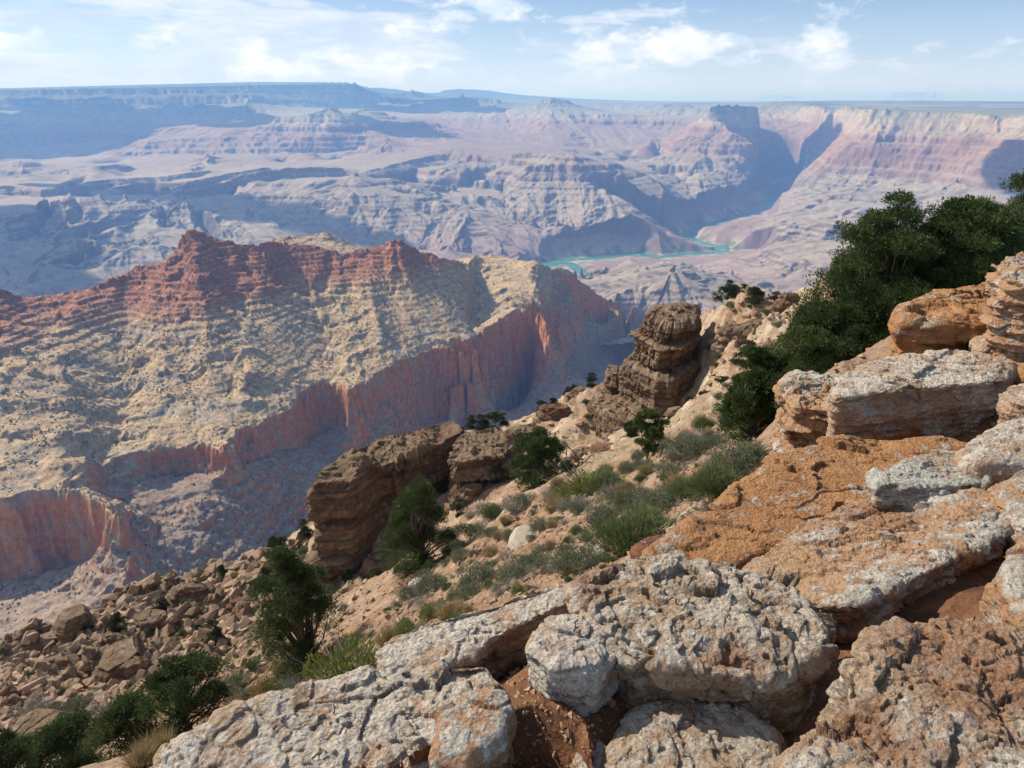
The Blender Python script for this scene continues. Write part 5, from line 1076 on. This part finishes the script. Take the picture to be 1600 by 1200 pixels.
# shrubs
def shrub(kind, seed):
    rs = np.random.default_rng(seed); parts = []
    if kind == 'sage':      # rounded grey-green cushion
        n = 5200; u = rs.normal(size=(n, 3)); u /= np.linalg.norm(u, axis=1, keepdims=True); u[:, 2] = np.abs(u[:, 2]); lob = 1 + .22 * np.sin(3 * np.arctan2(u[:, 1], u[:, 0]) + seed) + .18 * np.sin(7 * u[:, 0] + 5 * u[:, 1] + seed)
        pos = u * (rs.random((n, 1)) ** .33) * lob[:, None] * np.array([.5, .5, .42]); d = u + rs.normal(0, .45, (n, 3)) + (0, 0, .4)
        parts.append(blades(pos, d, rs.uniform(.035, .08, n), rs.uniform(.010, .02, n), leafcols(n, (.095, .115, .065), (.21, .235, .15), rs, .10, (.22, .19, .14)), rs))
    if kind == 'broom':     # dense upright green stems
        n = 7500; a = rs.uniform(0, 6.28, n); t = rs.random(n) ** .5; d = np.stack([np.cos(a) * t * 1.25, np.sin(a) * t * 1.25, (1.15 - .75 * t * t) * rs.uniform(.6, 1.1, n)], -1); pos = d * (rs.random((n, 1)) ** .5) * .38 * (1 + .2 * np.sin(3 * a + seed)[:, None])
        parts.append(blades(pos, d + (0, 0, .3) + rs.normal(0, .4, (n, 3)), rs.uniform(.06, .14, n), rs.uniform(.005, .009, n), leafcols(n, (.065, .10, .035), (.15, .19, .07), rs, .08, (.26, .22, .14)), rs, .15))
    if kind == 'grass':     # straw tussock
        n = 1500; a = rs.uniform(0, 6.28, n); t = rs.random(n) ** .7; d = np.stack([np.cos(a) * t * .9, np.sin(a) * t * .9, np.ones(n)], -1); pos = rs.normal(0, .07, (n, 3)) * (1, 1, 0)
        parts.append(blades(pos, d, rs.uniform(.25, .5, n), rs.uniform(.006, .012, n), leafcols(n, (.26, .17, .08), (.42, .33, .17), rs, .2, (.16, .17, .07)), rs, .35))
    if kind == 'yellow':    # yellow-green leafy bush
        n = 3600; u = rs.normal(size=(n, 3)); u /= np.linalg.norm(u, axis=1, keepdims=True); u[:, 2] = np.abs(u[:, 2]) * .9
        pos = u * (rs.random((n, 1)) ** .4) * np.array([.5, .5, .5]) * (1 + .25 * np.sin(5 * u[:, :1] + 4 * u[:, 1:2] + seed)); parts.append(blades(pos, u + (0, 0, .6) + rs.normal(0, .4, (n, 3)), rs.uniform(.04, .09, n), rs.uniform(.012, .02, n), leafcols(n, (.09, .12, .025), (.24, .27, .06), rs, .05), rs))
        for q in range(26): dd = rs.normal(size=3) * (.5, .5, .2) + (0, 0, .45); parts.append(tube(np.array([(0, 0, -.05), dd * .5 + rs.normal(0, .03, 3), dd]), [.012, .008, .003], 4, (.25, .22, .2)))
    if kind == 'twig':      # grey half-dead brush
        n = 1500; a = rs.uniform(0, 6.28, n); t = rs.random(n) ** .6; d = np.stack([np.cos(a) * t * 1.2, np.sin(a) * t * 1.2, rs.uniform(.3, 1.1, n)], -1)
        parts.append(blades(d * rs.uniform(0, .35, (n, 1)), d + rs.normal(0, .4, (n, 3)), rs.uniform(.08, .2, n), rs.uniform(.004, .009, n), leafcols(n, (.17, .15, .13), (.36, .33, .29), rs, .15, (.16, .19, .10)), rs, .3))
    v, f, k = merge(parts) if len({p_[1].shape[1] for p_ in parts}) == 1 else merge(parts)
    return mesh_np('shrub', v, f, k, smooth=False)
LOOK = {'sage': ('sagebrush', 'grey green cushion of sagebrush'), 'broom': ('green_shrub', 'dense green spiky shrub'), 'grass': ('grass_tuft', 'straw coloured grass tuft'), 'yellow': ('rabbitbrush', 'yellow green leafy bush'), 'twig': ('dry_brush', 'grey twiggy half dead brush')}
SM = {k: [shrub(k, 100 + 10 * i + j) for j in range(3)] for i, k in enumerate(LOOK)}
def put_shrub(kind, px, py, wpx, label=None, hf=.8, r=None, i=0):
    p = place(px, py, r, 3.2)
    if p is None: return
    s = pxm(p); w_ = wpx / s / (1.0 if kind != 'grass' else .8)
    o = link(LOOK[kind][0], SM[kind][i % 3], M_LEAF, loc=p - Vector((0, 0, .03 * w_))); o.rotation_euler.z = i * 2.1; o.scale = (w_, w_, w_ * hf * 1.25)
    tag(o, label or (LOOK[kind][1] + ' ' + zone(px, py)), {'sage': 'shrub', 'broom': 'shrub', 'grass': 'grass tuft', 'yellow': 'bush', 'twig': 'brush'}[kind], LOOK[kind][1] + 's on the slope'); return o
def zone(px, py):
    if px < 520: return 'on the lower left slope under the junipers'
    if py < 720: return 'on the slope below the rock tower'
    if px > 1040: return 'beside the head of the orange ledge'
    if px < 700: return 'between the round juniper and the pale slab'
    return 'on the gravelly slope above the grey boulder'
KEY = [('sage', 903, 895, 66), ('sage', 870, 892, 36), ('broom', 985, 862, 118, 'big dense green shrub touching the brown block on the orange ledge'), ('broom', 1010, 835, 80), ('sage', 1040, 800, 70), ('broom', 1080, 778, 60), ('broom', 1120, 775, 90, 'wide grey green shrub at the head of the orange ledge'),
       ('sage', 1165, 735, 80), ('grass', 1105, 760, 50), ('grass', 1130, 740, 50), ('sage', 1085, 765, 36), ('sage', 945, 815, 50), ('sage', 985, 795, 60), ('grass', 975, 790, 36), ('sage', 845, 830, 32, 'small round shrub growing against the pale lichen rock'), ('sage', 742, 838, 34), ('sage', 768, 805, 36), ('broom', 770, 812, 30),
       ('sage', 830, 892, 54), ('sage', 808, 905, 44), ('sage', 752, 915, 60), ('sage', 735, 935, 40), ('yellow', 812, 928, 28, 'tiny yellow green bush at the edge of the grey boulder'), ('sage', 678, 925, 54, 'round grey green shrub just below the round juniper'), ('sage', 640, 935, 34), ('yellow', 672, 968, 34), ('grass', 705, 970, 50), ('broom', 715, 985, 44),
       ('yellow', 640, 1000, 50), ('grass', 610, 1010, 50), ('yellow', 545, 1070, 110, 'large yellow green bush with grey twigs behind the pale slab'), ('twig', 500, 1082, 50), ('twig', 460, 1075, 50), ('grass', 415, 1090, 50), ('sage', 385, 1105, 50), ('grass', 250, 1180, 60), ('grass', 225, 1200, 60), ('twig', 910, 795, 46), ('twig', 880, 800, 40), ('twig', 955, 775, 44),
       ('broom', 950, 768, 60), ('yellow', 915, 772, 60), ('yellow', 890, 780, 40), ('sage', 1075, 715, 60), ('sage', 1050, 745, 40), ('twig', 1085, 700, 60), ('sage', 1120, 700, 40), ('sage', 1140, 660, 40), ('broom', 1100, 672, 40, 'bright green shrub beside the rounded dark pine'), ('twig', 1040, 700, 50), ('grass', 1060, 770, 50),
       ('twig', 800, 800, 36), ('sage', 815, 795, 40), ('grass', 865, 800, 36), ('twig', 735, 810, 30), ('sage', 700, 845, 40), ('sage', 720, 860, 26), ('grass', 770, 870, 26), ('twig', 782, 930, 40), ('grass', 860, 860, 24), ('broom', 160, 1160, 60), ('twig', 160, 1130, 60), ('twig', 180, 1150, 60), ('sage', 120, 1120, 50), ('broom', 90, 1175, 80), ('twig', 60, 1120, 60),
       ('broom', 130, 1195, 60), ('twig', 290, 1105, 50), ('sage', 60, 1150, 60), ('broom', 30, 1190, 60), ('sage', 370, 1075, 34), ('broom', 395, 1050, 30), ('grass', 440, 1050, 36)]
for i, q in enumerate(KEY): put_shrub(q[0], q[1], q[2], q[3] * 1.2, q[4] if len(q) > 4 else None, i=i)
rs = np.random.default_rng(17); poly = [(560, 1040), (640, 900), (760, 830), (880, 760), (960, 730), (1080, 680), (1180, 640), (1190, 720), (1100, 800), (1020, 850), (960, 880), (840, 930), (700, 980)]
def inside(x, y, pl):
    c_ = False
    for (x1, y1), (x2, y2) in zip(pl, pl[1:] + pl[:1]):
        if (y1 > y) != (y2 > y) and x < (x2 - x1) * (y - y1) / (y2 - y1) + x1: c_ = not c_
    return c_
n = 0
while n < 240:
    px, py = rs.uniform(540, 1200), rs.uniform(630, 1050)
    if inside(px, py, poly): put_shrub(rs.choice(['sage', 'sage', 'grass', 'twig', 'broom', 'twig', 'grass']), px, py, rs.uniform(10, 36), i=n + 3); n += 1
n = 0
AREAS = [[(0, 1000), (170, 915), (290, 885), (480, 850), (490, 930), (430, 1060), (300, 1080), (100, 1130), (0, 1160)], [(1120, 490), (1240, 462), (1260, 480), (1230, 600), (1120, 640), (1090, 600)], [(730, 675), (900, 628), (950, 640), (960, 720), (840, 740), (740, 700)], [(560, 720), (690, 680), (720, 700), (640, 730)], [(470, 1060), (485, 930), (540, 885), (600, 870), (650, 895), (640, 960), (600, 1030), (530, 1080)]]
while n < 440:
    pl = AREAS[rs.choice(5, p=[.36, .19, .24, .07, .14])]; px, py = rs.uniform(0, 1260), rs.uniform(460, 1160)
    if inside(px, py, pl): put_shrub(rs.choice(['sage', 'broom', 'twig', 'sage']), px, py, rs.uniform(6, 19), i=n, r=None); n += 1
# ================================================================== LOOSE STONES
import bmesh
def stone_mesh(seed, flat):
    rs = np.random.default_rng(seed); bm = bmesh.new()
    for sx_ in (-1, 1):
        for sy_ in (-1, 1):
            for sz_ in (-1, 1):
                v = np.array([sx_, sy_, sz_]) * rs.uniform(.55, 1, 3) + rs.normal(0, .1, 3); bm.verts.new(tuple(v * (.5, .36, .5 * flat)))
    for q in range(3):
        v = rs.normal(size=3); v /= np.linalg.norm(v); bm.verts.new(tuple(v * (.55, .42, .55 * flat)))
    r = bmesh.ops.convex_hull(bm, input=bm.verts); bmesh.ops.delete(bm, geom=[g_ for g_ in r['geom_interior'] if isinstance(g_, bmesh.types.BMVert)], context='VERTS')
    bmesh.ops.bevel(bm, geom=bm.edges[:], offset=.03, segments=1, affect='EDGES'); bmesh.ops.triangulate(bm, faces=bm.faces[:])
    me = bpy.data.meshes.new('stone'); bm.to_mesh(me); bm.free(); return me
def stonemat(name, a, b_, d):
    def f(t, b):
        p = t.add('ShaderNodeNewGeometry').outputs['Position']; rnd = t.add('ShaderNodeObjectInfo').outputs['Random']
        isl = t.add('ShaderNodeNewGeometry').outputs['Random Per Island']; rr_ = t.math('FRACT', t.math('ADD', rnd, isl))
        n = t.noise(p, 5, 6, .65); n2 = t.noise(p, 40, 4, .7)
        col = t.mix(rr_, a, b_); col = t.mix(t.ramp(n, [(.45, 0), (.62, .7)]), col, d); col = t.mix(t.ramp(n2, [(.55, 0), (.7, .5)]), col, (.5, .44, .36))
        t.l.new(col, b.inputs['Base Color']); t.l.new(t.add('ShaderNodeBump', {'Strength': .7, 'Distance': .03, 'Height': t.math('ADD', n, t.math('MULTIPLY', n2, .4))}).outputs[0], b.inputs['Normal'])
    return material(name, f)
M_ST = stonemat('rubble_stone', (.36, .25, .165), (.17, .115, .075), (.15, .09, .055)); M_STG = stonemat('gravel_stone', (.40, .27, .17), (.25, .135, .075), (.20, .11, .06))
PM = [stone_mesh(200 + k, fl) for k, fl in enumerate([.35, .5, .75, .4, .95, .55, .3, .65])]
for m in PM: m.materials.append(M_ST)
rs = np.random.default_rng(99)
cand = []
while len(cand) < 9500:
    k = rs.random()
    if k < .40: pl, smin, smax = AREAS[0], 3, 30
    elif k < .50: pl, smin, smax = AREAS[4], 2.5, 16
    elif k < .80: pl, smin, smax = poly, 2.5, 18
    else: pl, smin, smax = AREAS[rs.integers(1, 5)], 3, 20
    px, py = rs.uniform(0, 1260), rs.uniform(460, 1160)
    if not inside(px, py, pl): continue
    cand.append((smin + (smax - smin) * rs.random() ** 4.5, px, py, pl is AREAS[0], pl is poly))
cand.sort(reverse=True)
proto = [(np.array([v.co for v in m.vertices]), np.array([p.vertices[:] for p in m.polygons])) for m in PM]
SV, SF, so_ = [], [], 0
from mathutils import Euler
for i, (s_, px, py, slab, near) in enumerate(cand):
    p = place(px, py, None, 4.5)
    if p is None: continue
    w_ = s_ / pxm(p); kx = i % 8; e = Euler((rs.normal(0, .35) + (.45 if slab else 0), rs.normal(-.1, .35) - (.35 if slab else .1), rs.uniform(0, 6.28) if not slab else rs.normal(.6, .6)))
    sc_ = np.array([w_ * rs.uniform(.9, 1.4), w_ * rs.uniform(.6, 1.), w_ * rs.uniform(.6, 1.1)])
    if i < 280:
        o = link('stone', PM[kx], None, loc=p - Vector((0, 0, w_ * .06))); o.rotation_euler = e; o.scale = sc_
        tag(o, 'angular tan slab jumbled on the rubble ridge at the left' if slab else 'angular stone lying among the shrubs on the gravel slope' if near else 'loose brown block on the ledges around the rock tower', 'stone', 'slabs on the rubble ridge' if slab else 'stones among the shrubs' if near else 'blocks around the tower')
    else:
        v, f = proto[kx]; M = np.array(e.to_matrix()); SV.append((v * sc_) @ M.T + np.array(p) - (0, 0, w_ * .08)); SF.append(f + so_); so_ += len(v)
tag(link('rubble', mesh_np('rubble', np.concatenate(SV), np.concatenate(SF), smooth=False), M_ST), kind='stuff', label='broken stone rubble covering the hillside')
# fine gravel near the ledge and down the slope
SV, SF, so_ = [], [], 0; light = [(v[::1], f) for v, f in proto]
tet = np.array([(1, 0, -.4), (-.6, .8, -.4), (-.5, -.9, -.4), (.1, .1, .6), (.5, .6, .3)], 'f4') * .5; tf = np.array([(0, 1, 4), (1, 3, 4), (0, 4, 3), (0, 3, 2), (1, 2, 3), (0, 2, 1)])
N_ = 90000; u = rs.random(N_); az_ = rs.uniform(R(-42), R(44), N_); r_ = np.exp(rs.uniform(math.log(1.3), math.log(105), N_))
jj = np.clip(np.round((az_ - nr.A0) / (nr.A1 - nr.A0) * (HX.shape[1] - 1)).astype(int), 0, HX.shape[1] - 1); ii = np.clip(np.searchsorted(HR, r_), 0, len(HR) - 1)
x, y, zz = r_ * np.sin(az_), r_ * np.cos(az_), HZ[ii, jj]
keep_ = fbm(x / 1.5, y / 1.5, 3) + rs.normal(0, .2, N_) > .0 - .25 * (r_ < 12) + .3 * (r_ < 3); x, y, zz, r_ = x[keep_], y[keep_], zz[keep_], r_[keep_]; n = len(x)
s_ = np.clip(.006 + .0035 * r_, .004, .2) * rs.uniform(.5, 1, n) * (1 + 3.0 * rs.random(n) ** 7); a = rs.uniform(0, 6.28, n); ca, sa = np.cos(a), np.sin(a)
tv = tet[None] * s_[:, None, None] * rs.uniform(.6, 1.4, (n, 5, 3)); V = np.stack([tv[..., 0] * ca[:, None] - tv[..., 1] * sa[:, None] + x[:, None], tv[..., 0] * sa[:, None] + tv[..., 1] * ca[:, None] + y[:, None], tv[..., 2] * .8 + zz[:, None] + s_[:, None] * .15], -1)
tag(link('gravel', mesh_np('gravel', V.reshape(-1, 3), (tf[None] + 5 * np.arange(n)[:, None, None]).reshape(-1, 3), smooth=False), M_STG), kind='stuff', label='orange brown gravel on the ledge and slope')
# a few named rocks on the slope
def slope_rock(label, px, py, w_, h_, mat, seed, r=None, hm_=.35):
    p = place(px, py, r, 4.5); s = pxm(p); ww, dd = w_ / s, h_ / s
    th = np.linspace(0, 2 * np.pi, 10)[:-1]; rs_ = np.random.default_rng(seed); rad = rs_.uniform(.75, 1.1, 9)
    pts = [(p.x + ww / 2 * math.cos(a) * q, p.y + dd * math.sin(a) * q) for a, q in zip(th, rad)]
    return strata_rock('rock', label, pts, p.z + ww * hm_, p.z - ww * .3, [(0, 1.05), (.6, 1.0), (.85, .9), (1, .7)], ww * .05, (ww * .12, ww * .4), mat, 220, seed, 'rock', (0, 0), .4, ww / 60)
M_SR = stonemat('pale_slope_rock', (.36, .32, .26), (.32, .27, .21), (.27, .23, .17))
slope_rock('pale lichen covered slab among the shrubs above the grey boulder', 822, 845, 66, 40, M_SR, 3, hm_=.14)
slope_rock('pale stone next to the round shrub below the juniper', 650, 925, 32, 26, M_SR, 5)
slope_rock('small whitish rock among the grass behind the low pinkish slab', 608, 1003, 30, 20, M_SR, 6)
slope_rock('tan boulder half hidden by the big dense green shrub', 935, 872, 26, 22, M_SR, 7, hm_=.7)
slope_rock('grey boulder on the shaded slope in the bottom left corner', 62, 1170, 84, 56, M_STRATA, 8, hm_=.5)
slope_rock('chunky brown boulder standing on the end of the rubble ridge', 108, 940, 46, 30, M_STRATA, 9, r=77, hm_=.55)
slope_rock('long tilted brown slab lying across the rubble ridge', 190, 1040, 70, 50, M_STRATA, 10, hm_=.3)
# ------------------------------------------------------------------ clouds high over the canyon (above the picture) that shade parts of it
def puff(cx, cy, cz, sx_, sy_, sz_, seed):
    q = np.random.default_rng(seed); V, F, o = [], [], 0; th = np.linspace(-np.pi, np.pi, 40, endpoint=False); ph = np.linspace(.02, np.pi - .02, 20)
    for k in range(16):
        c_ = np.array([q.normal(0, .42) * sx_, q.normal(0, .42) * sy_, q.uniform(0, .3) * sz_]); r_ = np.array([sx_, sy_, sz_]) * q.uniform(.22, .5)
        u = np.stack([np.sin(ph)[:, None] * np.cos(th), np.sin(ph)[:, None] * np.sin(th), np.cos(ph)[:, None] + 0 * th], -1)
        p = c_ + u * r_ * (1 + .3 * fb3(u * 2.5 + k, 4)[..., None]); p[..., 2] = np.maximum(p[..., 2], -.05 * sz_ + 20 * fb3(p / 400, 2))
        V.append((p + (cx, cy, cz)).reshape(-1, 3)); f = ring_faces(20, 40); F.append(f + o); o += 800
    return np.concatenate(V), np.concatenate(F)
CZ = 3600.
def cloud_over(px, py, r, w_, d_, seed):
    g = P(px, py, r * 1000); t_ = (CZ - g[2]) / sd.z; return puff(g[0] + sd.x * t_, g[1] + sd.y * t_, CZ, w_, d_, 500, seed)
parts = [cloud_over(*a) for a in ((60, 200, 14.5, 2600, 1500, 1), (260, 195, 14.5, 1500, 1300, 2), (420, 215, 13.2, 900, 700, 7), (20, 385, 6.3, 900, 500, 3), (330, 330, 7.4, 1400, 350, 4), (1225, 220, 12.7, 1000, 900, 5), (1600, 275, 8.6, 560, 600, 6), (700, 165, 18, 1500, 1300, 8), (640, 215, 12.6, 700, 500, 9))]
V = []; F = []; o_ = 0
for v, f in parts: V.append(v); F.append(f + o_); o_ += len(v)
def cm_(t, b): b.inputs['Base Color'].default_value = (.85, .86, .88, 1)
tag(link('clouds', mesh_np('clouds', np.concatenate(V), np.concatenate(F)), material('cloud_white', cm_)), kind='stuff', label='white heaped clouds above the view, placed to shade the canyon')
# ------------------------------------------------------------------ haze
bm_v = np.array([(x, y, z) for x in (-240000, 240000) for y in (-30000, 250000) for z in (-1480, 520)], 'f4')
bm_f = np.array([(0, 1, 3, 2), (4, 6, 7, 5), (0, 4, 5, 1), (2, 3, 7, 6), (0, 2, 6, 4), (1, 5, 7, 3)])
hm = bpy.data.materials.new('haze'); hm.use_nodes = True; t = NT(hm.node_tree); t.n.clear()
pv = t.add('ShaderNodeVolumePrincipled'); pv.inputs['Color'].default_value = HAZE_COL + (1,); pv.inputs['Density'].default_value = HAZE_DENSITY
pv.inputs['Absorption Color'].default_value = (.7, .7, .7, 1)
pv.inputs['Anisotropy'].default_value = HAZE_ANISO
t.l.new(pv.outputs[0], t.add('ShaderNodeOutputMaterial').inputs['Volume'])
tag(link('haze', mesh_np('haze', bm_v, bm_f, smooth=False), hm), kind='stuff')
